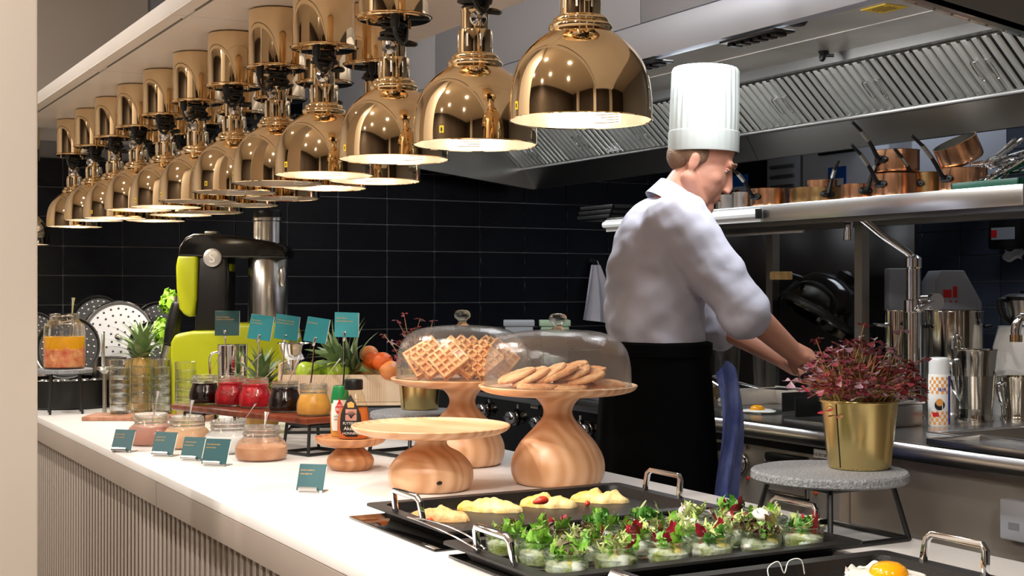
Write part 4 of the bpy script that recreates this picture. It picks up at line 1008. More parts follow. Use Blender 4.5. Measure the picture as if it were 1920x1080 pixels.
for a in range(9):
    an = -1.1+a*.275
    tr_.tube([(wv(-2), bulge(0, wv(40), 1.07), wv(40)), (wv(-2)+wv(9)*math.sin(an)*.5, bulge(0, wv(46), 1.08), wv(46)+wv(1)*math.cos(an)), (wv(-2)+wv(9)*math.sin(an), bulge(0, wv(50), 1.10), wv(45)+wv(9)*math.cos(an))], .0005, 4)
obj('tree_print', tr_, 'ink', lb)
text('lettering', 'FLYTENDE', wv(6.5), 'white_label', lb, (wv(-2), bulge(0, wv(28), 1.07), wv(29)), (R(90), 0, 0), 'CENTER')
text('lettering', 'Akasie', wv(9.5), 'white_label', lb, (wv(-3), bulge(0, wv(20), 1.07), wv(18.5)), (R(90), 0, 0), 'CENTER')
text('lettering', 'HONNING', wv(6.5), 'white_label', lb, (wv(-2), bulge(0, wv(12), 1.10), wv(10.5)), (R(90), 0, 0), 'CENTER')
q = Vector((P4.x, P4.y, TZ+h4-.0035))-rt3*.026+fw3*.040
ag = thing('agave_bottle', 'white-labelled agave syrup bottle with green top behind the honey', 'bottle', q, -YAW+.12)
obj('bottle', oval([(wv(14), 0), (wv(17), wv(3)), (wv(18.5), wv(30)), (wv(17.5), wv(60)), (wv(15), wv(84)), (wv(10), wv(92))], .75), 'agave', ag)
sav = bulge
def bul2(x, z, k=1.0): 
    r_ = (17.5 if z/S4 < 62 else 16)*S4*1.06; return -.78*math.sqrt(max(r_*r_-x*x, (r_*.2)**2))*k-.0006
bulge = bul2
al = obj('label', label_fan([(12, -15, 15), (30, -16.5, 16.5), (50, -16.5, 16), (70, -14.5, 14)]), 'white_label', ag)
obj('green_top', oval([(wv(17.9), wv(64)), (wv(17.2), wv(72)), (wv(15.6), wv(84)), (wv(13), wv(95)), (wv(11), wv(97))], .80), 'green_cap', ag)
obj('red_drop', label_fan([(44, -5, 3), (50, -9, 7), (57, -9, 7), (66, -4, 2), (74, -1.2, -.8)], k=1.05), 'red_label', al)
text('lettering', 'SUNNY', wv(4.6), 'white_label', al, (wv(-1), bul2(0, 0, 1.10), wv(59)), (R(90), 0, 0), 'CENTER')
text('lettering', 'BIO', wv(9), 'white_label', al, (wv(-1), bul2(0, 0, 1.10), wv(50)), (R(90), 0, 0), 'CENTER')
text('lettering', 'AGAVE', wv(5.5), 'ink', al, (wv(-12), bul2(0, 0, 1.02), wv(38)), (R(90), 0, 0)); text('lettering', 'SIRUP', wv(5), 'ink', al, (wv(-12), bul2(0, 0, 1.02), wv(32)), (R(90), 0, 0))
bulge = sav
# ---------------------------------------------------------------- open jars with spreads
def jar(label, p, dia, h, fill_m, fill, neck=.74, n=40, square=.0):
    r = dia/2
    t = thing('glass_jar', label, 'jar', p, 0, 'open glass jars')
    rf = None
    pr = cr([(r*.78, 0), (r*.92, h*.03), (r, h*.16), (r*.99, h*.38), (r*.88, h*.56), (r*neck, h*.68), (r*neck, h*.74), (r*neck*1.05, h*.77), (r*neck, h*.80), (r*neck, h*.86), (r*neck*1.05, h*.89), (r*neck, h*.92), (r*neck*1.02, h*.99)], 3)
    obj('glass', G().lathe([(0, .001)]+pr+[(r*neck*.96, h), (r*neck*.92, h*.97), (r*neck*.93, h*.70), (r*.82, h*.54)], n), 'glass', t)
    fl = [(a*.955, max(b, .004)) for a, b in pr if b <= fill*h]
    obj('filling', G().lathe([(0, .004)]+fl+[(fl[-1][0]*.9, fill*h+.001), (fl[-1][0]*.4, fill*h+.003), (0, fill*h)], n), fill_m, t)
    return t
def spoon(label, base, dirv, L, m='chrome', w=.0055):
    b = Vector(base); d_ = Vector(dirv).normalized()
    t = thing('teaspoon', label, 'spoon', b, 0, 'spoons in the jars')
    sd = d_.cross(Vector((SY, CY, 0))).normalized()
    pts = [Vector((0, 0, 0)), d_*L*.45, d_*L*.8, d_*L]
    N = 14; path = cr([tuple(x) for x in pts], 4)
    nn = len(path); q = G().tube(path, [.0016+.0042*max(0, (i/(nn-1)-.45)/.55)**1.5 for i in range(nn)], 10, flat=.35)
    obj('handle', q, m, t); obj('bowl', G().ball((0, 0, 0), (.008, .008, .006), 10), m, t)
    return t
# row of four low jars in front
lowz = .972
FJ = [(283, 776, 'cream_pink', .58, 'pinkish spread'), (350, 781, 'cream_tan', .60, 'pale cream spread'), (428, 788, 'sugar', .50, 'white sugar'), (490, 799, 'cinnamon', .40, 'brown cinnamon sugar')]
fj = []
for k, (px, py, m, fl, ds_) in enumerate(FJ):
    q = U(px, py, z=lowz); q.z = TZ
    fj.append(q); jar('low open glass jar of %s, %s from the left in front row' % (ds_, ORD[k]), q, .112, .073, m, fl, .70)
def sp_to(label, q, z0, px, py, m='chrome', off=0, sink=.02):
    """spoon from the filling of a jar at q up to the pixel of its tip"""
    base = Vector((q.x, q.y, TZ+z0)); tip = U(px, py, d=D(q)+off)
    return spoon(label, base, tip-base, (tip-base).length, m)
sp_to('teaspoon standing in the jar of pinkish spread', fj[0], .030, 297, 733)
sp_to('teaspoon standing in the jar of pale cream spread', fj[1], .032, 361, 750)
sp_to('teaspoon leaning out of the jar of white sugar', fj[2], .025, 480, 757, off=-.02)
sp_to('teaspoon leaning out of the jar of brown cinnamon sugar', fj[3], .022, 500, 772)
# raised board with five jam jars
BZ = .985
c0 = U(362, 774, z=BZ); c1 = U(600, 800, z=BZ)
JX = []
for px, py in ((384, 704), (433, 706), (479, 709), (534, 715), (588, 720)):
    q = U(px, py, z=BZ+.070); q.z = BZ; JX.append(q)
ax = (JX[-1]-JX[0]); ax.z = 0; L = ax.length; ang = math.atan2(ax.y, ax.x); mid = (JX[0]+JX[-1])/2
wbd = tag(obj('serving_board', G().bx((-L/2-.055, -.062, 0), (L/2+.055, .062, .014)), 'wood_dark', None, (mid.x, mid.y, BZ-.014), (0, 0, ang), bevel=.004), 'dark reddish wooden board raised on wire legs under the jam jars', 'board')
def wire_stand(label, c_, ang, lx_, ly_, h, ground=TZ, name='wire_stand'):
    t = thing(name, label, 'stand', (c_[0], c_[1], ground), ang, 'black wire stands')
    r = .0038; a, b = lx_/2, ly_/2
    obj('base_frame', G().tube([(-a, -b, r), (a, -b, r), (a, b, r), (-a, b, r)], r, 8, True), 'black_metal', t, smooth=True)
    for x, y in ((-1, -1), (1, -1), (1, 1), (-1, 1)):
        obj('leg', G().tube([(a*x, b*y, r), (a*x*.90, b*y*.86, h-r)], r, 8), 'black_metal', t)
    obj('top_frame', G().tube([(-a*.9, -b*.86, h-r), (a*.9, -b*.86, h-r), (a*.9, b*.86, h-r), (-a*.9, b*.86, h-r)], r, 8, True), 'black_metal', t)
    return t
wire_stand('black wire stand under the right end of the jam board', (mid+ax.normalized()*(L/2-.0)), ang, .09, .10, BZ-.014-TZ)
wire_stand('black wire stand under the left end of the jam board', (mid-ax.normalized()*(L/2-.02)), ang, .09, .10, BZ-.014-TZ)
for k, (m, fl, ds_) in enumerate((('jam_black', .74, 'blackish berry jam'), ('jam_crimson', .80, 'bright red jam'), ('jam_red', .78, 'red strawberry jam'), ('jam_black', .80, 'dark blueberry jam'), ('honey_yellow', .66, 'golden honey'))):
    t = jar('open jar of %s, %s from the left on the raised board' % (ds_, ORD[k]), JX[k], .076, .071, m, fl, .80)
def sp_b(label, q, px, py, m='chrome', off=0):
    base = Vector((q.x, q.y, BZ+.050)); tip = U(px, py, d=D(q)+off); return spoon(label, base, tip-base, (tip-base).length, m)
sp_b('red-stained teaspoon in the leftmost jam jar', JX[0], 414, 662)
sp_b('teaspoon leaning out of the bright red jam jar', JX[1], 490, 663, off=-.01)
sp_b('teaspoon leaning out of the red strawberry jam jar', JX[2], 517, 690)
sp_b('teaspoon leaning out of the dark blueberry jam jar', JX[3], 563, 667)
sp_b('teaspoon leaning out of the golden honey jar', JX[4], 638, 672)
# ---------------------------------------------------------------- teal cards on wire clips behind the jam jars
def small_print(cd, w_, z, n_, seed):
    """unreadably small gold print: rows of letter-sized marks"""
    r_ = random.Random(seed); q = G()
    for j in range(n_):
        x = -w_*.42; end = w_*(r_.uniform(-.1, .30))
        while x < end:
            l = r_.uniform(.0008, .0020); q.box((x+l/2, -.00115, z-j*.007), (l, .0003, r_.uniform(.0016, .0030))); x += l+.0009
    o = obj('gold_print', q, 'gold_ink', cd); o['kind'] = 'stuff'
nv = Vector((-ax.y, ax.x, 0)).normalized()
if nv.dot(fw3) < 0: nv = -nv
CL = [(413, 721, 426, 606, 'teal_dark', 8, 0, 'dark green'), (472, 722, 489, 614, 'teal', -8, 14, 'tilted teal'), (516, 725, 538, 614, 'teal', 22, 18, 'sharply turned teal'), (570, 730, 594, 619, 'teal', -12, 16, 'leaning teal'), (634, 735, 650, 609, 'teal', 12, 4, 'highest teal')]
for k, (bx_, by_, px, py, m, yw, roll, ds_) in enumerate(CL):
    dd = D(JX[min(k, 4)])+.075
    b = U(bx_, by_, d=dd); top = U(px-4, py+18, d=dd); b.z = BZ-.0
    t = thing('card_clip', '%s card on a wire clip, %s from the left behind the jam jars' % (ds_, ORD[k]), 'sign', b, 0, 'teal cards on wire clips')
    v = top-b
    obj('foot', G().lathe([(0, .004), (.010, .004), (.012, 0), (0, 0)], 16), 'chrome', t)
    obj('wire', G().tube(cr([(0, 0, .003), tuple(v*.35+rt3*.006), tuple(v*.7+rt3*.004), tuple(v)], 4), .0019, 6), 'chrome', t)
    obj('clip', G().box((0, 0, 0), (.007, .005, .022), Matrix.Translation(v-Vector((0, 0, .004))-fw3*.004) @ Matrix.Rotation(-YAW, 4, 'Z') @ Matrix.Rotation(R(roll), 4, 'Y')), 'chrome', t, bevel=.0015)
    w_ = 47*dd/F; M = Matrix.Translation(U(px, py, d=dd)-b) @ Matrix.Rotation(-YAW+R(yw), 4, 'Z') @ Matrix.Rotation(R(-10), 4, 'X') @ Matrix.Rotation(R(roll*.5), 4, 'Y')
    cd = obj('card', G().box((0, 0, 0), (w_*.96, .002, w_)), [m], t, bevel=.0006, seg=1); cd.matrix_local = M
    obj('card_edge', G().bx((w_*.475, -.0006, -w_*.49), (w_*.488, .0012, w_*.49)), 'white_label', cd)
    if k == 0: text('lettering', 'Hjemmelaget\nSolbærmarmelade', .0062, 'gold_ink', cd, (-w_*.44, -.0014, w_*.22), (R(90), 0, 0))
    else: small_print(cd, w_, w_*.26, (0, 2, 2, 1, 2)[k], k)
# teal cards in steel holders on the worktop
HC = [(226, 848, 48, 'leftmost teal card in a steel holder, in front of the pinkish jar'), (303, 856, 52, 'teal card in a steel holder in front of the pale cream jar'), (357, 864, 50, 'teal card in a steel holder, partly covered by the next card'),
      (400, 874, 58, 'teal card in a steel holder overlapping the one on its left'), (580, 924, 60, 'teal card in a steel holder, alone in front of the bottle stand')]
for k, (px, py, wpx, lab) in enumerate(HC):
    p = U(px, py, z=TZ); s = D(p)/F; w_ = wpx*s*.90; h_ = wpx*s*.86
    t = thing('card_holder', lab, 'sign', p, -YAW-R(16 if k < 4 else 12), 'teal cards in steel holders')
    M = Matrix.Rotation(R(-24), 4, 'X')
    cd = obj('card', G().box((0, 0, h_/2+.004), (w_, .002, h_)), 'teal_front', t, bevel=.0008, seg=1); cd.matrix_local = M
    obj('card_edge', G().bx((w_*.493, -.0008, .006), (w_*.503, .0012, h_)), 'white_label', cd)
    small_print(cd, w_, h_*.84, 2, k+7)
    hs = obj('holder', G().prism([(-.001, .0), (.034, 0), (.034, .0015), (.004, .0015), (.020, h_*.72), (.0185, h_*.72), (.0, .002)], -w_*.30, w_*.46, Matrix(((0,0,1,0),(1,0,0,0),(0,1,0,0),(0,0,0,1)))), 'steel_dark', t)
    obj('lip', G().tube([(-w_*.36, -.0045, .0075), (w_*.32, -.0045, .0075)], .0042, 8).bx((-w_*.36, -.0045, 0), (w_*.32, .004, .0025)), 'steel', t)
# ---------------------------------------------------------------- slate stands with plants
def tre(seed, m):
    r_ = random.Random(seed); g = G()
    for k in range(3):
        a = k*2.094+r_.uniform(-.15, .15); dr = r_.uniform(.15, .55)
        M = Matrix.Rotation(a, 4, 'Z') @ Matrix.Rotation(dr, 4, 'Y')
        o = [(0, 0), (.004, .0022), (.0085, .0052), (.0115, .0050), (.0105, .0), (.0115, -.0050), (.0085, -.0052), (.004, -.0022)]
        v = [(x, y, .0016*abs(y)/.005) for x, y in o]+[(.006, 0, -.0006)]
        g.add(v, [(8, i, (i+1) % 8) for i in range(8)], M)
    return g.mesh('leaf', m)
TRE = [tre(i, m) for i, m in enumerate(('oxalis', 'oxalis', 'oxalis', 'oxalis_mauve', 'oxalis_red', 'oxalis', 'oxalis_mauve', 'oxalis'))]
def slate_stand(label, c_, R_, ztop, gx, gy, ang):
    t = thing('slate_stand', label, 'stand', (c_[0], c_[1], TZ), ang, 'slate stands')
    th = .0150; h = ztop-TZ
    g = G().lathe([(0, h-th), (R_*.97, h-th), (R_, h-th+.003), (R_*.995, h-.003), (R_*.97, h), (0, h)], 64, rf=lambda a, z: 1+.006*math.sin(a*9)+.006*math.sin(a*5+1))
    obj('slate_top', g, 'slate', t)
    r = .0042; a, b = gx/2, gy/2
    obj('base_frame', G().tube([(-a, -b, r), (a, -b, r), (a, b, r), (-a, b, r)], r, 8, True), 'black_metal', t)
    for x, y in ((-1, -1), (1, -1), (1, 1), (-1, 1)): obj('leg', G().tube([(a*x, b*y, r), (a*x*.80, b*y*.80, h-th-r)], r, 8), 'black_metal', t)
    obj('top_frame', G().tube([(-a*.8, -b*.8, h-th-r), (a*.8, -b*.8, h-th-r), (a*.8, b*.8, h-th-r), (-a*.8, b*.8, h-th-r)], r, 8, True), 'black_metal', t)
    return t
def plant(label, p, rb, rt_, h, nleaf, spread, rise, seed, extra=None):
    t = thing('potted_oxalis', label, 'potted plant', p, 0, 'potted red clover plants')
    obj('pot', G().lathe([(0, .001), (rb*.98, .001), (rb, .003), (rb*1.02, .006), (rt_*.985, h*.96), (rt_*1.03, h*.965), (rt_*1.04, h*.985), (rt_*1.03, h), (rt_*.97, h), (rt_*.93, h*.85), (0, h*.85)], 56), 'gold_pot', t)
    a0 = -YAW-R(90)-R(50)
    obj('seam', G().tube([((rb*1.022)*math.cos(a0), (rb*1.022)*math.sin(a0), .004), (rt_*.992*math.cos(a0), rt_*.992*math.sin(a0), h*.955)], .0009, 6), 'ink', t)
    obj('soil', G().lathe([(0, h*.93), (rt_*.92, h*.90)], 24), 'soil', t)
    r_ = random.Random(seed); sg = G(); leaves = []
    for k in range(nleaf):
        a = r_.uniform(0, 2*math.pi); u = r_.random()**.6
        e = Vector((math.cos(a)*spread*u, math.sin(a)*spread*u, h*.95+rise*(1-.55*u*u)*r_.uniform(.25, 1.0)))
        leaves.append(e)
    if extra: leaves += [Vector(e) for e in extra]
    for k, e in enumerate(leaves):
        b = Vector((e.x*.35+r_.uniform(-1, 1)*rt_*.3, e.y*.35+r_.uniform(-1, 1)*rt_*.3, h*.92))
        m_ = (b+e)/2+Vector((r_.uniform(-.006, .006), r_.uniform(-.006, .006), .012))
        sg.tube([tuple(b), tuple((b+m_)/2+Vector((0, 0, .005))), tuple(m_), tuple(e)], .00075, 5)
        o = obj('leaf', TRE[r_.randrange(len(TRE))], None, t, e, (r_.uniform(-.6, .6), r_.uniform(-.6, .6), r_.uniform(0, 6)))
        s = r_.uniform(.75, 1.25); o.scale = (s, s, s)
    so = obj('stems', sg, 'stem_pink', t); so['kind'] = 'stuff'
    return t
SC_ = U(1546, 881, z=1.0)+Vector((.010, 0, 0))
slate_stand('large round slate-topped stand with black wire legs at front right', SC_, .116, 1.0, .150, .170, R(0))
PP = U(1611, 877, z=1.0)
def rel(px, py, dd=0): return tuple(U(px, py, d=D(PP)+dd)-PP)
ex = [rel(1530, 636), rel(1620, 608), rel(1640, 642), rel(1690, 618), rel(1483, 714, -.02), rel(1590, 640), rel(1732, 672), rel(1726, 740, -.02), rel(1546, 770, -.03), rel(1524, 740, -.02), rel(1567, 778, -.035), rel(1635, 782, -.045)]
plant('gold metal pot of dark red clover-leaved plant on the front slate stand', PP, .0455, .0575, .103, 270, .092, .100, 3, ex)
SC2 = U(782, 771, z=.995)
slate_stand('smaller round slate-topped stand behind the empty cake stand', SC2, .105, .995, .155, .150, R(12))
PP2 = U(787, 767, z=.995)
plant('gold metal pot of pale reddish clover-leaved plant half hidden by the waffles', PP2, .042, .0505, .095, 70, .062, .105, 8, [tuple(U(a, b, d=D(PP2))-PP2) for a, b in ((757, 588), (788, 597), (720, 627), (812, 600), (733, 640), (745, 600))])
# ---------------------------------------------------------------- trays
def tray(label, x0, x1, y0, y1, z=.9045):
    t = thing('griddle_pan', label, 'tray', ((x0+x1)/2, (y0+y1)/2, z), 0, 'black griddle trays')
    a, b = (x1-x0)/2, (y1-y0)/2; i = .020; H = .021
    v = []; f = []
    def ring(ax_, by, zz, r): 
        o = len(v); n = 6
        for cx, cy, s in ((1, 1, 0), (-1, 1, 1), (-1, -1, 2), (1, -1, 3)):
            for k in range(n+1):
                an = (s+k/n)*math.pi/2; v.append((cx*(ax_-r)+r*math.cos(an), cy*(by-r)+r*math.sin(an), zz))
        return list(range(o, len(v)))
    rs_ = [ring(a-.026, b-.026, 0, .018), ring(a-.018, b-.018, .012, .02), ring(a-.016, b-.016, .017, .02), ring(a, b, .018, .012), ring(a, b, .0215, .012), ring(a-.022, b-.022, .0215, .02), ring(a-.026, b-.026, .006, .018)]
    for A, B in zip(rs_, rs_[1:]):
        n = len(A)
        for k in range(n): f.append((A[k], A[(k+1) % n], B[(k+1) % n], B[k]))
    f.append(tuple(reversed(rs_[0]))); f.append(tuple(rs_[-1]))
    obj('pan', G().add(v, f), 'nonstick', t, angle=30)
    for s in (-1, 1):
        x = s*(a-.010)
        q = G().tube([(x, -.050, .020), (x+s*.004, -.047, .050), (x+s*.006, -.040, .056), (x+s*.006, .040, .056), (x+s*.004, .047, .050), (x, .050, .020)], .0058, 4)
        obj('handle', q, 'chrome', t, bevel=.0015)
    return t
tray('black griddle tray holding the four folded omelettes', .842, 1.325, 1.722, 2.022)
tray('black griddle tray crowded with small salad jars', .806, 1.312, 1.388, 1.668)
tray('black griddle tray with fried eggs at the bottom edge', .806, 1.290, 1.072, 1.334)
FZ = .9045+.0062
def lump(seed, r, m, nm, amp=.28):
    g = G().ball((0, 0, 0), r, 20); g.v = [tuple(Vector(v)*(1+amp*noise.noise(Vector(v)*70+Vector((seed*7, 0, 0))))) for v in g.v]
    return g.mesh(nm, m)
# omelettes
def omelette(label, px, py, Lm, Wm, m, seed, ang):
    p = U(px, py, z=FZ)
    g = G(); 
    def fn(u, v):
        a = -math.pi/2+math.pi*v
        x = (u-.5)*Lm; ww = Wm*max(.0, math.sin(math.pi*u))**.38*(1+.12*noise.noise(Vector((u*9, seed, 1))))
        y = -ww*.5+ww*(math.sin(a)*.5+.5); z = .019*math.cos(a)*max(0, math.sin(math.pi*u))**.45*(1.15-.3*v)
        n_ = noise.noise(Vector((x*55, y*55, seed)))+.4*noise.noise(Vector((x*130, y*130, seed)))
        return (x, y+.006*n_, max(0, z*(1+.35*n_)+.002*noise.noise(Vector((x*110, y*110, seed)))*(z > .003)))
    g.grid(fn, 28, 16)
    return tag(obj('omelette', g, m, None, p, (0, 0, ang)), label, 'omelette', 'omelettes on the tray')
A_ = -YAW-.18
om = omelette('browned omelette with tomato pieces at the left end of the tray', 822, 975, .100, .045, 'omelette_brown', 3, A_)
omelette('yellow folded omelette, second from the left on the tray', 918, 957, .112, .048, 'omelette', 5, A_-.12)
omelette('yellow folded omelette with a tomato piece on top', 1028, 949, .098, .046, 'omelette', 7, A_-.08)
omelette('yellow folded omelette farthest right on the tray', 1124, 940, .104, .045, 'omelette', 9, A_-.05)
for k, (px, py, zz, sz, m, lab) in enumerate(((782, 975, .004, .008, 'tomato', 'red tomato cube at the left tip of the browned omelette'), (805, 977, .006, .0095, 'tomato', 'larger red tomato cube in front of the browned omelette'), (815, 982, .004, .006, 'spring_onion', 'green onion slice in front of the browned omelette'),
        (1012, 938, .024, .0125, 'tomato', 'red tomato wedge lying on the third omelette'), (1102, 943, .005, .007, 'tomato', 'small red tomato cube between the two right omelettes'))):
    p = U(px, py, z=FZ+zz)
    tag(obj('vegetable_piece', lump(k+3, (sz, sz*.7, sz*.55), m, 'vegetable_piece', .5), None, None, p, (.3, .2, k)), lab, 'vegetable')
# serving tongs / fork resting between the trays
a_, b_ = U(765, 972, z=.934), U(905, 1025, z=.935)
tn = thing('serving_tongs', 'slim steel serving tongs resting across the two nearest trays', 'tongs', a_, 0)
dv = b_-a_
for k in (-1, 1):
    w3 = Vector((-dv.y, dv.x, 0)).normalized()*.010*k
    obj('arm', G().tube(cr([(0, 0, .002), tuple(dv*.3+w3*.8+Vector((0, 0, .006))), tuple(dv*.7+w3+Vector((0, 0, .004))), tuple(dv+w3*.5+Vector((0, 0, -.004)))], 5), [.0018]*15+[.0035], 8, flat=.5), 'chrome', tn)
# fried eggs on the third tray
p = U(1668, 1082, z=FZ)
fe = thing('fried_egg', 'large fried egg with orange yolk at the bottom edge', 'egg', p, .3)
obj('egg_white', G().lathe(cr([(0, .005), (.025, .0055), (.040, .004), (.050, .003), (.052, 0)], 3), 40, rf=lambda a, z: 1+.10*math.sin(3*a+1)+.07*math.sin(8*a)), 'egg_white', fe)
obj('yolk', G().lathe([(.024, .003), (.0235, .009), (.020, .0148), (.012, .0192), (0, .0208)], 28, Matrix.Translation((-.006, -.002, 0))), 'egg_yolk', fe)
obj('crisp_edge', G().grid(lambda u, v: (.048*math.cos(.3+2.2*u)*(1+.12*v), .048*math.sin(.3+2.2*u)*(1+.12*v), .002+.006*v*abs(math.sin(u*7)+.4*math.sin(u*31))), 40, 3), 'egg_white', fe)
p = U(1480, 1092, z=FZ)
tag(obj('onion_strand', G().tube(cr([(-.03, 0, .004), (-.025, .01, .018), (-.014, .004, .026), (-.008, 0, .012), (.006, .008, .024), (.018, 0, .026), (.024, 0, .008)], 5), .0007, 6), 'egg_white', None, p), 'thin curled pale strand in the tray of fried eggs', 'food strand')
# ---------------------------------------------------------------- salads
def leaf_mesh(seed, m, Lw=.030, Ww=.024, ruf=.004, curl=.5, split=0):
    r_ = random.Random(seed); ph = r_.uniform(0, 6)
    def fn(u, v):
        wv_ = math.sin(math.pi*min(1, .12+.80*u))**.8; y = (v-.5)*Ww*wv_
        e = abs(v-.5)*2
        z = curl*u*u*Lw-.15*Lw*(1-e)*wv_+ruf*(e**1.5+.6*u)*math.sin((u*15 if e > .2 else 6*v)+ph)+ruf*.8*e*math.sin(u*31+v*9+ph)
        return (u*Lw-.004, y+ruf*.7*e*math.sin(u*21+ph), z)
    return G().grid(fn, 12, 8).mesh('leaf', m)
def frisee(seed, m):
    r_ = random.Random(seed); g = G()
    for k in range(7):
        a = r_.uniform(-.9, .9); L = r_.uniform(.016, .030)
        pts = [(0, 0, 0)]+[(L*u*math.cos(a+.5*math.sin(u*5+k)), L*u*math.sin(a+.5*math.sin(u*5+k)), L*.6*u+.003*math.sin(u*9+k)) for u in (.25, .5, .75, 1)]
        g.tube(pts, [.0014, .0022, .0024, .0022, .0012], 5, flat=.35)
    return g.mesh('leaf', m)
LV = {'green': [leaf_mesh(i, 'leaf_green') for i in range(3)], 'dark': [leaf_mesh(i+5, 'leaf_dark', .024, .020, .005, .7) for i in range(2)], 'pale': [frisee(i, 'leaf_pale') for i in range(3)]+[leaf_mesh(20, 'leaf_pale', .028, .018, .004, .6)],
      'red': [leaf_mesh(30+i, 'leaf_red', .026, .020, .002, .9) for i in range(2)], 'rosso': [leaf_mesh(40+i, 'leaf_rosso', .028, .024, .006, .6) for i in range(2)], 'white': [leaf_mesh(50, 'leaf_white', .022, .012, .002, .8)]}
GR = .0295; GH = .034
def salad_glass():
    return G().lathe([(0, .0015)]+cr([(GR*.86, 0), (GR*.90, .003), (GR*.94, GH*.6), (GR*.93, GH*.80), (GR*1.0, GH*.85), (GR*1.03, GH*.90), (GR*1.0, GH*.97), (GR*.97, GH)], 3)+[(GR*.92, GH*.97), (GR*.90, GH*.6), (GR*.86, .004), (0, .004)], 40).mesh('glass', 'glass_green')
sgm = salad_glass()
def lump(seed, r, m, nm, amp=.28):
    g = G().ball((0, 0, 0), r, 20); g.v = [tuple(Vector(v)*(1+amp*noise.noise(Vector(v)*70+Vector((seed*7, 0, 0))))) for v in g.v]
    return g.mesh(nm, m)
mozz = [lump(i, (.0145, .0135, .0100), 'mozzarella', 'mozzarella') for i in range(3)]; pot_ = G().ball((0, 0, 0), (.013, .010, .010), 12).mesh('potato_piece', 'potato')
fil_ = G().lathe([(0, .0045), (GR*.82, .0045), (GR*.86, GH*.35), (GR*.84, GH*.52), (GR*.5, GH*.66), (0, GH*.70)], 28, rf=lambda a, z: 1+.05*math.sin(5*a+z*300)).mesh('filling', 'salad_mix')
rows = [(1.446, 'front'), (1.522, 'middle'), (1.604, 'back')]
KIND = [['green', 'pale', 'rosso'], ['pale', 'red', 'green'], ['red', 'white', 'green'], ['pale', 'red', 'dark'], ['rosso', 'rosso', 'green'], ['dark', 'pale', 'red'],
        ['green', 'green', 'pale'], ['pale', 'rosso', 'green'], ['red', 'green', 'pale'], ['pale', 'pale', 'green'], ['pale', 'red', 'white'], ['pale', 'white', 'green'],
        ['green', 'rosso', 'pale'], ['green', 'red', 'rosso'], ['dark', 'green', 'pale'], ['dark', 'dark', 'pale'], ['pale', 'white', 'pale'], ['dark', 'red', 'green']]
TOP = {'green': 'curly green', 'pale': 'pale frilly', 'red': 'dark red', 'dark': 'bright green', 'rosso': 'purple-brown', 'white': 'white'}
rs_ = random.Random(4)
for ri, (yy, rn) in enumerate(rows):
    for ci in range(6):
        ks = KIND[ri*6+ci]
        x = .872+ci*.0755+(.004 if ri == 1 else 0)+rs_.uniform(-.003, .003)
        t = thing('salad_jar', 'small glass salad jar with %s leaves, %s from left in %s row' % (TOP[ks[0]], ORD[ci], rn), 'salad jar', (x, yy+rs_.uniform(-.003, .003), FZ), rs_.uniform(0, 6), 'salad jars on the tray')
        obj('glass', sgm, None, t); obj('filling', fil_, None, t, None, (0, 0, rs_.uniform(0, 6)))
        obj('mozzarella', mozz[rs_.randrange(3)], None, t, (.009, 0, .0135), (0, 0, rs_.uniform(0, 1)))
        obj('mozzarella', mozz[rs_.randrange(3)], None, t, (-.010, .008, .0135), (0, 0, rs_.uniform(0, 3)))
        for j in range(2): obj('potato_piece', pot_, None, t, (.011*math.cos(2.2+j*2.4), .011*math.sin(2.2+j*2.4), .0135+.002*j), (0, 0, rs_.uniform(0, 2)))
        for j in range(5):
            a = j*1.256+rs_.uniform(-.3, .3); o = obj('leaf', rs_.choice(LV[ks[(0, 2, 1, 2, 0)[j]]]), None, t, (.013*math.cos(a), .013*math.sin(a), .010+.002*j), (rs_.uniform(-.3, .3), R(-70), a+1.57)); s = .5; o.scale = (s, s, s)
        if ri == 2 and ci in (4,) or (ri == 1 and ci in (3, 5)): obj('mozzarella', mozz[0], None, t, (-.006, -.008, .036))
        for j in range(15):
            kd = ks[(0, 0, 1, 0, 2, 1, 0, 2, 0, 1, 0, 2, 0, 1, 0)[j]]
            a = j*2.4+rs_.uniform(-.4, .4); rr = .004+.011*(j % 5)/4
            o = obj('leaf', rs_.choice(LV[kd]), None, t, (rr*math.cos(a)*.9, rr*math.sin(a)*.9, .023+.0008*j), (rs_.uniform(-.5, .5), rs_.uniform(-.9, .1), a))
            s = rs_.uniform(.55, .85); o.scale = (s, s, s)
tag(obj('leaf_scrap', leaf_mesh(77, 'leaf_dark', .010, .008, .002), None, None, U(1226, 1062, z=FZ+.001)), 'tiny green leaf scrap lying on the tray between salad jars', 'leaf')
# ---------------------------------------------------------------- stacked tumblers on a thin board
bp_ = U(262, 778, z=.9)
q0, q1 = U(160, 782, z=.9), U(372, 800, z=.9)
tag(obj('thin_board', G().bx((-.06, -.165, 0), (.07, .19, .012)), 'wood_board', None, ((U(225, 777, z=.912).x+U(345, 779, z=.912).x)/2+.01, (U(225, 777, z=.912).y+U(345, 779, z=.912).y)/2, .9), (0, 0, R(62)), bevel=.002), 'thin brown wooden board under the stacked tumblers', 'board')
gl_ = G().lathe([(0, .002), (.024, 0), (.026, .002), (.0275, .030), (.0275, .033), (.0285, .034), (.0290, .056), (.0280, .057), (.0268, .056), (.0262, .034), (.024, .006), (0, .006)], 32).mesh('tumbler', 'glass_tumbler')
for si, (px, dd, n_) in enumerate(((224, 3.87, 5), (264, 3.94, 5), (303, 3.88, 5), (348, 3.74, 5))):
    p = U(px, 700, d=dd)
    for k in range(n_):
        tag(obj('tumbler', gl_, None, None, (p.x+.0006*math.sin(k*3), p.y, .912+k*.0245)), 'clear glass tumbler, %s from the bottom in the %s stack' % (ORD[k], ('leftmost', 'second', 'third', 'rightmost')[si]), 'glass', 'stacked tumblers')
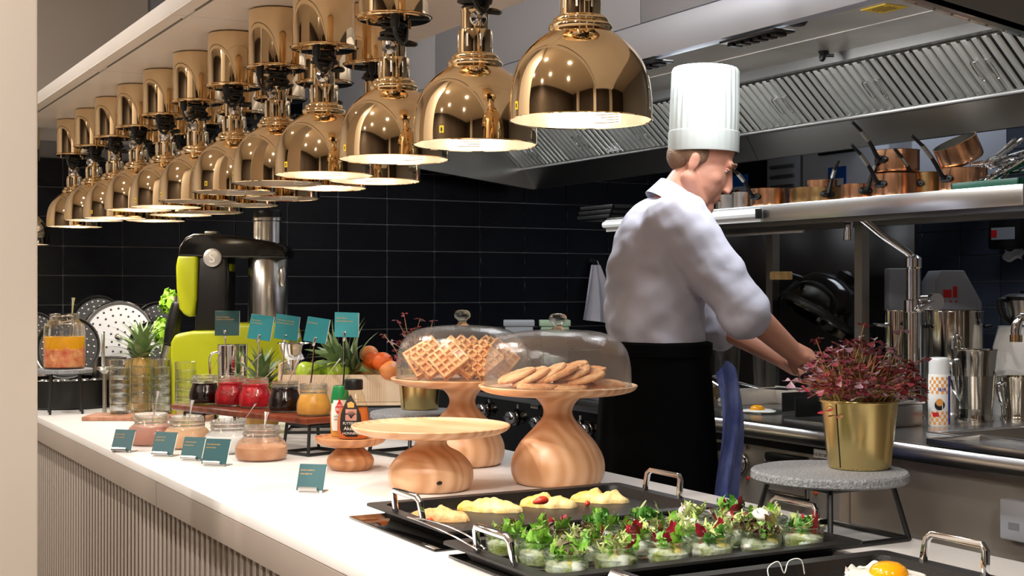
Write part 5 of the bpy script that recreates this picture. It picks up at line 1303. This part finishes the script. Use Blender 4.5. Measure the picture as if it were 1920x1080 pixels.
# ---------------------------------------------------------------- pineapples
pl = G()
def lf(u, v):
    w_ = .011*(1-u)**.8*(.55+.45*math.sin(math.pi*min(1, u+.25))); y = (v-.5)*2*w_
    return (.085*u*.55+.02*u*u, y, .085*u*.85-.03*u*u+.25*abs(y))
plm = G().grid(lf, 7, 2).mesh('crown_leaf', 'pine_leaf')
def pineapple(label, p, h_body, r_body, rot=(0, 0, 0), nl=34, sc=1.0, zb=TZ):
    t = thing('pineapple', label, 'pineapple', p, 0, 'pineapples'); t.rotation_euler = rot
    g = G().lathe([(0, 0)]+cr([(r_body*.55, 0), (r_body*.9, h_body*.12), (r_body, h_body*.4), (r_body*.95, h_body*.7), (r_body*.7, h_body*.93), (r_body*.3, h_body)], 5)+[(0, h_body)], 40, rf=lambda a, z: 1+.045*abs(math.sin(a*6+z*130))+.045*abs(math.sin(a*6-z*130)))
    obj('fruit', g, 'pine_body', t)
    r_ = random.Random(len(label))
    for k in range(nl):
        u = k/(nl-1); a = k*2.39996
        o = obj('crown_leaf', plm, None, t, (.012*math.cos(a)*(1-u*.7)*sc, .012*math.sin(a)*(1-u*.7)*sc, h_body-.006+.030*u*sc), (0, R(26)-R(62)*u+r_.uniform(-.12, .12), a))
        s = (.62+.50*math.sin(math.pi*(.25+.6*u)))*sc; o.scale = (s, s, s)
    return t
p = U(266, 680, d=4.05); pineapple('pineapple with tall green crown standing behind the stacked tumblers', (p.x, p.y, TZ), .165, .047, sc=1.3)
p = U(492, 700, d=3.50); pineapple('pineapple with green crown behind the second teal card', (p.x, p.y, TZ), .115, .040, sc=1.2)
# ---------------------------------------------------------------- crate of fruit
cc = U(650, 730, d=3.53); CZ_ = .972
fc = thing('fruit_crate', 'pale wooden crate of fruit behind the jam jars', 'crate', (cc.x, cc.y, CZ_), -YAW+.06)
HW, HD, HH = .168, .085, .078
obj('base', G().bx((-HW, -HD, 0), (HW, HD, .008)), 'wood_pale', fc)
obj('side', G().bx((-HW, -HD, .009), (HW, -HD+.008, HH)), 'wood_pale', fc, bevel=.001); obj('side', G().bx((-HW, HD-.008, .009), (HW, HD, HH)), 'wood_pale', fc, bevel=.001)
obj('end', G().bx((-HW, -HD+.009, .009), (-HW+.008, HD-.009, HH+.028)), 'wood_pale', fc, bevel=.001); obj('end', G().bx((HW-.008, -HD+.009, .009), (HW, HD-.009, HH+.028)), 'wood_pale', fc, bevel=.001)
wire_stand('black wire stand under the fruit crate', (cc.x, cc.y), -YAW+.06, .30, .15, CZ_-TZ)
CMx = Matrix.Translation((cc.x, cc.y, CZ_)) @ Matrix.Rotation(-YAW+.06, 4, 'Z')
def incr(x, y, z): return CMx @ Vector((x, y, z))
apm = G().lathe(cr([(0, .010), (.006, .004), (.016, 0), (.028, .010), (.033, .030), (.028, .050), (.014, .058), (.004, .053), (0, .050)], 4), 28).mesh('fruit', 'apple')
stm = G().tube([(0, 0, .050), (.001, 0, .060), (.004, 0, .066)], .0014, 6).mesh('stalk', 'wood_dark')
for k, (x, y, z, lab) in enumerate(((-.100, -.040, .050, 'green apple at the left end of the crate'), (-.028, -.045, .050, 'green apple in the middle front of the crate'), (-.065, .03, .050, 'green apple behind the other two in the crate'))):
    t = thing('apple', lab, 'apple', incr(x, y, z), .5*k, 'green apples in the crate'); t.rotation_euler = (.15*k, .2, k)
    obj('fruit', apm, None, t); obj('stalk', stm, None, t)
p = incr(.030, -.035, .090)
t = pineapple('pineapple lying in the crate with its crown spread to the left', incr(.062, -.028, .074), .09, .038, sc=1.45, nl=38)
d_ = Vector((-rt3.x*.75-fw3.x*.35, -rt3.y*.75-fw3.y*.35, .62)).normalized(); t.location = incr(.088, .012, .034); t.rotation_euler = d_.to_track_quat('Z', 'Y').to_euler()
for k, (px, py, dd, r, m, lab, cat) in enumerate(((699, 676, 3.52, .026, 'tangerine', 'tangerine behind the crown of the lying pineapple', 'tangerine'), (717, 678, 3.47, .027, 'tangerine', 'shiny tangerine with its navel turned to the viewer', 'tangerine'), (731, 694, 3.46, .028, 'peach', 'yellowish peach at the right end of the crate', 'peach'), (692, 664, 3.57, .025, 'peach', 'orange peach at the back of the crate', 'peach'))):
    p = U(px, py, d=dd); t = thing(cat, lab, cat, (p.x, p.y, p.z), k, 'orange fruit in the crate')
    obj('fruit', G().ball((0, 0, 0), (r, r, r*.9), 24), m, t); obj('navel', G().ball((-r*.35*fw3.x*0, -r*.93, 0), (.005, .002, .005), 10), 'stem_pink', t)
# ---------------------------------------------------------------- juicer
JD = 3.97; jp = U(440, 700, d=JD)
jc = thing('juicer', 'tall lime green and black juicer with polished steel drum', 'juicer', (jp.x, jp.y, TZ), -YAW)
k_ = JD/F
def jx(px): return (px-440)*k_
def jz(py): return ZC-TZ+(540-py)*k_
XZ = lambda y0: Matrix(((1,0,0,0),(0,0,1,y0),(0,1,0,0),(0,0,0,1)))
def jprism(pts, y0, y1, name, m, bevel=.006, seg=3, par=None): return obj(name, G().prism([(jx(a), jz(b)) for a, b in pts], y0, y1, XZ(0)), m, par or jc, bevel=bevel, seg=seg)
jprism([(335, 777.4), (335, 640), (343, 625), (372, 619), (420, 618), (428, 606), (540, 604), (552, 615), (556, 640), (556, 777.4)], -.10, .11, 'base', 'lime', .012, 4)
jprism([(343, 478), (381, 478), (378, 560), (372, 594), (356, 592), (345, 578), (340, 540), (339, 500)], -.066, .066, 'rear_shell', 'lime', .012, 4)
jprism([(380, 470), (434, 470), (436, 520), (432, 626), (372, 626), (376, 560)], -.058, .058, 'column', 'black_plastic', .010, 3)
jprism([(343, 482), (347, 462), (358, 446), (372, 440), (405, 439), (470, 446), (520, 455), (541, 464), (546, 474), (543, 485), (440, 485)], -.068, .068, 'head', 'black_enamel', .012, 4)
jprism([(433, 492), (436, 496), (435, 524), (432, 530)], -.04, .04, 'side_stripe', 'lime', .0005, 1)
obj('drum', G().lathe([(.0565, jz(607)), (.0575, jz(604)), (.0575, jz(487)), (.0555, jz(485))], 48, Matrix.Translation((jx(502), 0, 0))), 'steel', jc)
obj('drum_clip', G().ball((jx(534), -.042, jz(519)), (.010, .006, .030), 14), 'steel', jc)
obj('feed_tube', G().lathe([(.040, jz(456)), (.040, jz(416)), (.0425, jz(414)), (.0425, jz(409)), (.039, jz(407))], 40, Matrix.Translation((jx(501), 0, 0))), 'steel', jc)
obj('pusher_cap', G().lathe(cr([(.0405, jz(409)), (.041, jz(399)), (.037, jz(394)), (.02, jz(392)), (0, jz(391.5))], 3), 40, Matrix.Translation((jx(501), 0, 0))), 'black_plastic', jc)
bd_ = obj('badge', G().lathe(cr([(.0265, 0), (.0265, .003), (.024, .0055), (.010, .007)], 2)+[(0, .007)], 32, Matrix.Translation((jx(408), -.067, jz(484))) @ Matrix.Rotation(R(90), 4, 'X')), 'grey_badge', jc)
text('emblem', 'S', .040, 'white_label', bd_, (jx(408), -.0745, jz(484)-.014), (R(90), 0, 0), 'CENTER', ext=.0008)
obj('latch', G().box((jx(398), 0, jz(437)), (.036, .04, .010)), 'steel_dark', jc, bevel=.003)
obj('spout', G().tube([(jx(548), -.06, jz(612)), (jx(566), -.10, jz(628))], .012, 14), 'steel', jc)
# steel mug and bowl beside the juicer
p = U(436, 676, d=3.58)
mg = thing('steel_mug', 'polished steel mug in front of the juicer', 'mug', (p.x, p.y, TZ), -YAW)
s = 3.58/F; zt = U(440, 647, d=3.58).z-TZ
obj('body', G().lathe([(0, .002), (.034, 0), (.036, .004), (.039, zt), (.0405, zt+.001), (.038, zt), (.034, .01), (0, .008)], 36), 'chrome', mg)
obj('handle', G().tube(cr([(-.037, -.01, zt*.92), (-.056, -.016, zt*.86), (-.052, -.014, zt*.55), (-.036, -.01, zt*.45)], 4), .003, 8), 'chrome', mg)
p = U(552, 655, d=3.72); zt = U(552, 645, d=3.72).z-TZ
tag(obj('steel_bowl', G().lathe(cr([(.02, 0), (.022, zt-.06), (.035, zt-.035), (.046, zt), (.048, zt+.001), (.044, zt-.002), (.03, zt-.03), (0, zt-.045)], 3), 36), 'chrome', None, (p.x, p.y, TZ)), 'footed polished steel bowl right of the juicer base', 'bowl')
# ---------------------------------------------------------------- far end: pots, perforated trays, salsa jar
def potb(label, px, py, w_, h_, m='black_metal', open_=True):
    p = U(px, py, z=TZ); s = D(p)/F; r = w_*s/2; h = h_*s
    t = thing('black_pan', label, 'pan', p, 0, 'black pans at the far end')
    obj('body', G().lathe([(0, 0), (r*.96, 0), (r, .006), (r*1.01, h), (r*1.03, h+.001), (r*1.0, h+.002), (r*.97, .008), (0, .008)], 48), m, t)
    return t, p, r, h
t, PB, rb, hbk = potb('large black pan in front of the salsa jar stand', 128, 762, 170, 52)
t2, PB2, rb2, hb2 = potb('second black pan behind the stacked tumblers', 246, 764, 70, 52)
q = G()
rr_ = random.Random(2)
for k in range(6):
    o = tag(obj('shiny_lid', G().lathe(cr([(0, .018), (.012, .016), (.026, .008), (.030, 0)], 3), 20), 'chrome', None, (PB.x+(-.075+.03*k), PB.y-.05+.012*(k % 3), TZ+hbk-.016), (rr_.uniform(-.3, .3), rr_.uniform(-.3, .3), 0)), 'small shiny lid inside the large black pan, %s from the left' % ORD[k], 'lid', 'small lids in the black pan')
sp_ = U(122, 702, d=4.02)
ss = thing('slate_stand', 'small slate-topped stand under the salsa jar at far left', 'stand', (sp_.x, sp_.y, TZ), 0, 'slate stands')
hs_ = U(122, 691, d=4.02).z-TZ; rs2 = 50*4.02/F
obj('slate_top', G().lathe([(0, hs_-.012), (rs2, hs_-.012), (rs2*1.01, hs_-.002), (rs2*.99, hs_), (0, hs_)], 48), 'slate', ss)
for a in (.6, 2.2, 3.8, 5.4): obj('leg', G().tube([(rs2*.80*math.cos(a), rs2*.80*math.sin(a), 0), (rs2*.7*math.cos(a), rs2*.7*math.sin(a), hs_-.012)], .004, 6), 'black_metal', ss)
sj = thing('salsa_jar', 'big clip-top glass jar of orange and red salsa with a spoon', 'jar', (sp_.x-.002, sp_.y, TZ+hs_))
s = 4.02/F
pr = cr([(34*s, 0), (37*s, 3*s), (37.5*s, 30*s), (37.5*s, 72*s), (34*s, 84*s), (27*s, 91*s), (26.5*s, 100*s), (28*s, 103*s)], 4)
obj('glass', G().lathe([(0, .002)]+pr+[(25*s, 103*s), (25*s, 92*s), (32*s, 83*s)], 40), 'glass', sj)
sg_ = G().lathe([(0, .004), (33*s, .004), (36.3*s, 4*s)]+[(36.6*s, (10+4*i)*s) for i in range(8)]+[(30*s, 39*s), (15*s, 40*s), (0, 40*s)], 48)
sg_.v = [(x, y, z+(6*s*noise.noise(Vector((x*70, y*70, 3)))+4*s*noise.noise(Vector((x*190, y*190, 5))))*max(0, (z/s-8)/30)) for x, y, z in sg_.v]
obj('salsa', sg_, 'salsa', sj)
obj('brine', G().lathe([(35.6*s, 20*s), (36.0*s, 60*s), (0, 60*s)], 40), 'brine', sj)
obj('wire_clip', G().tube(cr([(-28*s, -.01, 95*s), (-14*s, -29*s, 88*s), (8*s, -29*s, 92*s), (8*s, -29*s, 100*s), (-10*s, -28*s, 99*s), (-26*s, -.01, 98*s)], 4), .0012, 6), 'chrome', sj)
spoon('teaspoon standing in the big salsa jar', (sp_.x+.012, sp_.y, TZ+hs_+.06), rt3*.10+Vector((0, 0, 1))-Vector((rt3.x*.02, 0, 0)), .150)
# perforated round trays leaning against the wall
def ptray(label, px, py, rpx, dd, m, yaw, lean):
    p = U(px, py, d=dd); r = rpx*dd/F
    t = thing('perforated_tray', label, 'tray', (p.x, p.y, p.z), 0, 'perforated round trays')
    M = (Matrix.Rotation(-YAW+R(yaw), 4, 'Z') @ Matrix.Rotation(R(90-lean), 4, 'X'))
    t.rotation_euler = M.to_euler()
    obj('disc', G().lathe([(0, 0), (r*.90, 0), (r*.93, .003), (r*.95, .010), (r, .012), (r*1.0, .009), (r*.965, .005), (r*.94, -.003), (0, -.003)], 56), m[0], t)
    obj('rolled_rim', G().lathe([(r*.985, .008), (r*1.01, .010), (r*1.0, .014), (r*.975, .012)], 56), m[1], t)
    h = G()
    for ring, n_ in ((.22, 6), (.42, 12), (.62, 18), (.80, 24)):
        for i in range(n_):
            a = i*2*math.pi/n_+ring*3; h.lathe([(0, .0014), (.0034, .0010), (.0042, 0)], 6, Matrix.Translation((r*ring*math.cos(a), r*ring*math.sin(a), .0003)))
    ho = obj('perforations', h, m[2], t); ho['kind'] = 'stuff'
    kb = obj('knob', G().lathe([(.007, 0), (.010, .004), (.010, .012), (0, .013)], 16), 'chrome', t)
    return t
BLK = ('black_metal', 'steel_dark', 'chrome'); SIL = ('tray_steel', 'chrome', 'ink')
ptray('black perforated round tray right behind the salsa jar', 128, 652, 60, 4.34, BLK, 4, 12)
ptray('dark perforated round tray, highest of the leaning trays', 184, 606, 52, 4.72, ('black_metal', 'black_metal', 'steel_dark'), 0, 9)
sil = ptray('silver perforated round tray leaning behind the pineapple crown', 222, 632, 68, 4.61, SIL, 2, 11)
ptray('black perforated round tray right of the silver one', 296, 612, 46, 4.76, BLK, -4, 9)
ptray('black perforated round tray partly hidden by the pineapple', 288, 648, 46, 4.36, BLK, 4, 12)
ptray('black perforated round tray cut off by the pillar', 66, 626, 40, 4.62, BLK, 6, 10)
tag(obj('tray_rest', G().bx((-.20, -.045, 0), (.20, .045, .150)), 'black_metal', None, (U(125, 640, d=4.68).x, U(125, 640, d=4.70).y+.02, TZ), (0, 0, 0), bevel=.004), 'low black rest carrying the rear perforated trays', 'rest')
bpy.context.view_layer.update()
cs = [c.matrix_world @ Vector(b) for c in sil.children for b in c.bound_box]
zlo = min(v.z for v in cs); lo = [v for v in cs if v.z < zlo+.02]; lc = sum(lo, Vector())/len(lo)
tag(obj('tray_rest', G().bx((-.10, -.03, 0), (.10, .03, zlo-TZ)), 'black_metal', None, (lc.x, lc.y, TZ), (0, 0, -YAW), bevel=.003), 'low black rest carrying the silver perforated tray', 'rest')
# grey pots between, ladle, blender, herbs
for k, (px, py, w_, h_, m, lab) in enumerate(((205, 706, 66, 60, 'steel_dark', 'dark grey pot right of the salsa jar stand'), (88, 700, 40, 60, 'tin', 'pale grey pot behind the salsa jar stand'))):
    p = U(px, py, d=4.41+.03*k); s = 4.22/F; zt = U(px, py-h_*.5, d=4.22).z-TZ
    t = thing('grey_pot', lab, 'pot', (p.x, p.y, TZ), 0, 'grey pots'); r = w_*s/2
    obj('body', G().lathe([(0, 0), (r*.96, 0), (r, .008), (r, zt), (r*1.04, zt+.002), (r*.97, zt), (r*.95, .01), (0, .01)], 40), m, t)
    obj('handle', G().tube(cr([(r*.9, -r*.2, zt*.95), (r*1.6, -r*.3, zt*.97), (r*2.2, -r*.4, zt)], 3), .008, 8, flat=.5), m, t)
p = U(196, 690, d=3.98)
ld = thing('ladle', 'upright steel ladle on a small round rest beside the tumblers', 'ladle', (p.x, p.y, TZ))
zt = U(196, 624, d=3.98).z-TZ; zb = U(196, 688, d=3.98).z-TZ
obj('rest', G().lathe([(0, zb), (.022, zb), (.024, zb-.008), (.016, zb-.012), (.006, zb-.02), (.006, .006), (.02, 0), (0, 0)], 24), 'tin', ld)
obj('handle', G().box((-.004, 0, (zt+zb)/2), (.010, .003, zt-zb)), 'steel', ld, bevel=.001)
p = U(318, 640, d=4.05); b = U(307, 672, d=4.05)
ib = thing('hand_blender', 'black hand blender with steel shaft leaning left of the juicer', 'blender', (b.x, b.y, TZ))
ob_ = Vector((b.x, b.y, TZ)); f3 = lambda px, py: tuple(U(px, py, d=4.05)-ob_)
obj('shaft', G().tube([(-.012, 0, .004), f3(311, 672), f3(317, 648)], [.022, .018, .017], 20), 'steel', ib)
obj('body', G().tube(cr([f3(319, 648), f3(325, 612), f3(333, 575), f3(334, 566)], 4), [.019, .021, .022, .023, .023, .023, .022, .021, .020, .019, .018, .017, .016], 20), 'black_plastic', ib)
obj('end_cap', G().tube([f3(334, 566), f3(335, 556)], .013, 16), 'chrome', ib)
for k, (px, py, lab) in enumerate(((318, 577, 'green lettuce tuft above the hand blender'), (305, 632, 'green herb bunch behind the hand blender'))):
    b = U(px, py, d=4.32 if k == 0 else 4.19)
    t = thing('lettuce_bunch', lab, 'lettuce', (b.x, b.y, TZ), 0, 'green leaves')
    zz_ = b.z-TZ
    obj('stalk', G().tube([(0, 0, 0), (0, 0, zz_)], .005, 8), 'leaf_pale', t)
    r_ = random.Random(k)
    lm = LETT = leaf_mesh(90+k, 'lettuce', .045, .042, .008, .5)
    for j in range(10):
        a = j*2.4; obj('leaf', lm, None, t, (.006*math.cos(a), .006*math.sin(a), zz_-.02+.004*j), (r_.uniform(-.4, .4), R(-20-4*j), a))
# ================================================================ chef
def fuse(name, g, voxel, it, m, parent=None, disp=None, fac=.5):
    me0 = bpy.data.meshes.new('tmp'); me0.from_pydata(g.v, [], g.f)
    o = bpy.data.objects.new('tmp', me0); C.objects.link(o)
    r = o.modifiers.new('r', 'REMESH'); r.mode = 'VOXEL'; r.voxel_size = voxel
    if it: s = o.modifiers.new('s', 'SMOOTH'); s.factor = fac; s.iterations = it
    dg = bpy.context.evaluated_depsgraph_get(); dg.update()
    me = bpy.data.meshes.new_from_object(o.evaluated_get(dg))
    bpy.data.objects.remove(o); bpy.data.meshes.remove(me0)
    me.name = name; me.materials.clear(); me.materials.append(MAT[m])
    if disp:
        nn = [v.normal.copy() for v in me.vertices]
        for v, n_ in zip(me.vertices, nn): v.co += n_*disp(v.co)
    me.shade_smooth()
    ob = bpy.data.objects.new(name, me); C.objects.link(ob); ob.parent = parent
    return ob
base = U(1230, 640, d=3.50)
CH = thing('person', 'chef in tall white hat, white jacket and black apron bending over the range', 'person', (base.x, base.y, 0), R(-20))
KP = F/3.50
def lx(px): return (px-1230)/KP
def lz(py): return ZC+(540-py)/KP
sR, sL = Vector((.012, -.155, 1.435)), Vector((.035, .160, 1.435))
eR, eL = Vector((lx(1335), -.205, lz(560))), Vector((.205, .20, 1.19))
wR, wL = Vector((lx(1462), -.12, lz(655))), Vector((.37, .10, 1.085))
body = G()
# torso, pelvis, legs
body.loft([(0, 0, .86, .10, .15), (0, 0, .98, .112, .165), (0, 0, 1.10, .10, .145), (.005, 0, 1.25, .11, .155), (.01, 0, 1.38, .105, .165), (.03, 0, 1.46, .07, .12)], 20)
for s in (-1, 1):
    body.cap((0, .085*s, .92), (.015, .09*s, .50), .088, .060); body.cap((.015, .09*s, .50), (-.005, .09*s, .10), .058, .042)
    body.cap((-.01, .09*s, .055), (.15, .10*s, .035), .045, .035)
    S0, E0, W0 = (sR, eR, wR) if s < 0 else (sL, eL, wL)
    body.cap(S0, E0, .056, .044); body.cap(E0, W0, .043, .027)
# neck and head (bowed forward)
hc = Vector((lx(1313), 0, lz(300)))
tilt = R(24)
HM = Matrix.Translation(hc) @ Matrix.Rotation(R(-14), 4, 'Z') @ Matrix.Rotation(tilt, 4, 'Y')
body.cap((.035, 0, 1.46), hc+Vector((-.025, 0, -.055)), .060, .054)
body.ball((-.004, 0, .035), (.083, .072, .085), 24, HM)          # skull
body.ball((.028, 0, -.035), (.062, .062, .082), 20, HM)          # face
body.cap(HM @ Vector((.045, -.03, -.098)), HM @ Vector((.045, .03, -.098)), .022, .022)    # jaw
body.cap(HM @ Vector((.066, 0, -.108)), HM @ Vector((.068, 0, -.104)), .022, .020)         # chin
body.cap(HM @ Vector((-.005, -.058, -.055)), HM @ Vector((.045, -.035, -.098)), .022, .020)
body.cap(HM @ Vector((-.005, .058, -.055)), HM @ Vector((.045, .035, -.098)), .022, .020)
body.cap(HM @ Vector((.082, 0, .005)), HM @ Vector((.1005, 0, -.036)), .0095, .0105)          # nose
body.ball((.100, -.013, -.045), (.009, .008, .007), 10, HM); body.ball((.098, .013, -.045), (.010, .009, .008), 10, HM)
body.cap(HM @ Vector((.078, -.030, .020)), HM @ Vector((.078, .030, .020)), .010, .010)    # brow
body.ball((.083, 0, -.067), (.009, .020, .006), 12, HM); body.ball((.081, 0, -.078), (.009, .018, .006), 12, HM)   # lips
for s in (-1, 1):
    body.ball((.052, .038*s, -.028), (.024, .022, .022), 12, HM)  # cheekbone
    body.ball((-.010, .073*s, -.014), (.015, .007, .026), 14, HM) # ear
    body.ball((-.013, .077*s, -.002), (.012, .005, .014), 12, HM)
# hands: palm, four fingers, thumb
def hand(W0, dirv, side, curl):
    d_ = Vector(dirv).normalized(); up = Vector((0, 0, 1)); sd = d_.cross(up).normalized(); up = sd.cross(d_).normalized()
    body.cap(W0, W0+d_*.05, .027, .030, sc=None)
    for k, (off, L, r_) in enumerate(((-.027, .068, .0092), (-.009, .078, .0096), (.010, .073, .0092), (.027, .057, .0084))):
        b0 = W0+d_*.070+sd*off*side; a = b0
        body.cap(W0+d_*.03+sd*off*.7*side, b0, .014, .0115)
        ang = 0
        for j, fr in enumerate((.45, .32, .23)):
            ang += curl*(.7, 1., .8)[j]
            nx = a+(d_*math.cos(ang)-up*math.sin(ang))*L*fr
            body.cap(a, nx, r_*(1-.08*j), r_*(1-.08*(j+1)), 10); a = nx
    t0 = W0+d_*.018-sd*.022*side; t1 = t0+d_*.032-sd*.026*side-up*.012; t2 = t1+d_*.026-sd*.004*side-up*.016
    body.cap(t0, t1, .014, .0115, 10); body.cap(t1, t2, .011, .009, 10)
hand(wR, (.80, .25, -.42), 1, .42)
hand(wL, (.86, -.10, -.45), -1, .40)
bd = fuse('body', body, .0042, 5, 'skin', CH)
# facial details
for s in (-1, 1):
    e = obj('eye', G().ball((.0745, .031*s, .000), (.006, .009, .0045), 12, HM), 'eye_white', CH)
    obj('iris', G().ball((.0788, .032*s, -.001), (.0022, .004, .0038), 10, HM), 'ink', e)
    obj('eyelid', G().ball((.0755, .031*s, .0040), (.0080, .0115, .0045), 12, HM), 'skin', e)
    obj('eyebrow', G().tube([tuple(HM @ Vector((.093, .013*s, .020))), tuple(HM @ Vector((.091, .030*s, .025))), tuple(HM @ Vector((.080, .047*s, .019)))], [.003, .0038, .002], 6), 'hair', CH)
obj('lips', G().ball((.0905, 0, -.0725), (.0035, .015, .0035), 14, HM), 'lip', CH)
hr = G().ball((-.010, 0, .040), (.082, .0735, .082), 24, HM)
hr.ball((-.042, 0, -.004), (.044, .060, .045), 18, HM)
hr.ball((-.010, -.062, .012), (.030, .016, .034), 12, HM).ball((-.010, .062, .012), (.030, .016, .034), 12, HM)
hh_ = fuse('hair', hr, .005, 2, 'hair', CH)
# clothes
jk = G()
jk.loft([(0, 0, 1.06, .128, .178), (0, 0, 1.14, .122, .168), (-.004, 0, 1.24, .128, .176), (-.002, 0, 1.34, .126, .186), (.008, 0, 1.42, .110, .178), (.030, 0, 1.475, .080, .12), (.042, 0, 1.50, .062, .075)], 28)
jk.cap(sR, eR, .078, .064); jk.cap(sL, eL, .078, .064)
jk.cap(sR+Vector((0, .03, -.02)), (0, -.10, 1.25), .08, .07); jk.cap(sL+Vector((0, -.03, -.02)), (0, .10, 1.25), .08, .07)
for E0, S0 in ((eR, sR), (eL, sL)):
    d_ = (E0-S0).normalized(); jk.cap(E0-d_*.045, E0+d_*.030, .064, .062); jk.cap(E0+d_*.012, E0+d_*.045, .069, .064)
def wr_(co):
    q = Vector((co.x*6+co.z*5, co.y*5, co.z*9-co.x*6))
    return .009*noise.noise(q)+.007*noise.noise(q*2.3)+.012*max(0, noise.noise(Vector((co.x*5-co.z*13, co.y*5, co.z*4+co.x*6))))-.006*abs(noise.noise(Vector((co.x*11+co.z*8, co.y*6, co.z*15))))
jkt = fuse('jacket', jk, .0075, 3, 'chef_white', CH, disp=wr_)
nk = Vector((.046, 0, 1.505))
CM = Matrix.Translation(nk+Vector((.006, 0, -.006))) @ Matrix.Rotation(R(36), 4, 'Y')
obj('collar', G().lathe(cr([(.074, -.030), (.069, -.008), (.0635, .018), (.0620, .021), (.0590, .018), (.062, -.02)], 3), 32, CM), 'chef_white', CH)
# tall pleated hat
PT = lambda a, z: 1+.020*math.cos(a*30)*min(1, max(0, (z-.03)*20))
HT_ = Matrix.Translation((lx(1322), 0, lz(285))) @ Matrix.Rotation(R(1.5), 4, 'Y')
hgt = (285-124)/KP
hat = obj('hat', G().lathe([(.0905, 0), (.0915, .004), (.0915, .052), (.0885, .054), (.089, .07), (.0875, hgt*.6), (.0855, hgt-.012), (.081, hgt-.003), (.07, hgt), (0, hgt-.004)], 120, HT_, rf=PT), 'hat_white', CH)
# apron, waistband, trousers, shoes, towel
apn = G().loft([(0, 0, .42, .175, .215), (0, 0, .60, .165, .210), (0, 0, .85, .152, .202), (0, 0, 1.0, .142, .192), (0, 0, 1.10, .136, .184), (0, 0, 1.135, .134, .182)], 44)
ao = fuse('apron', apn, .009, 2, 'apron_black', CH, disp=lambda co: .010*max(0, 1.12-co.z)*math.sin(math.atan2(co.y, co.x)*11+co.z*4))
obj('waistband', G().lathe([(.1, 0), (.103, .002), (.103, .032), (.1, .034)], 40, Matrix.Translation((0, 0, 1.098)) @ Matrix.Diagonal((1.36, 1.84, 1, 1))), 'apron_black', CH)
tro = G()
for s in (-1, 1): tro.cap((0, .085*s, .90), (.015, .09*s, .50), .098, .075); tro.cap((.015, .09*s, .50), (-.005, .09*s, .10), .074, .062)
fuse('trousers', tro, .012, 2, 'apron_black', CH)
for s in (-1, 1): fuse('shoe', G().cap((-.03, .09*s, .05), (.17, .105*s, .038), .05, .038).bx((-.08, .045*s, 0), (.20, .145*s, .02)), .008, 2, 'black_plastic', CH)
obj('towel', G().grid(lambda u, v: (.105+.085*u+.012*math.sin(v*5), -.175+.075*u*u-.012*math.sin(u*11+v*3)-.02*v, 1.06-.34*v+.03*math.sin(u*4)), 14, 16), 'towel_blue', CH)
# spatula in the right hand
hp_ = wR+Vector((.80, .25, -.42)).normalized()*.075+Vector((0, 0, -.022))
Rz = Matrix.Rotation(R(-20), 4, 'Z')
hw = Vector((base.x, base.y, 0))+(Rz @ hp_)
sd_ = Vector((.25, .80, -.25)).normalized()
ts = thing('turner', 'steel turner held in the chef\'s right hand above the griddle', 'spatula', hw)
obj('grip', G().tube([tuple(-sd_*.05), tuple(sd_*.06)], .008, 10), 'black_plastic', ts)
obj('shaft', G().tube([tuple(sd_*.06), tuple(sd_*.17)], .003, 8), 'steel', ts)
obj('blade', G().box((0, 0, 0), (.06, .075, .0015), Matrix.Translation(sd_*.20) @ Matrix.Rotation(.25, 4, 'Z')), 'steel', ts)
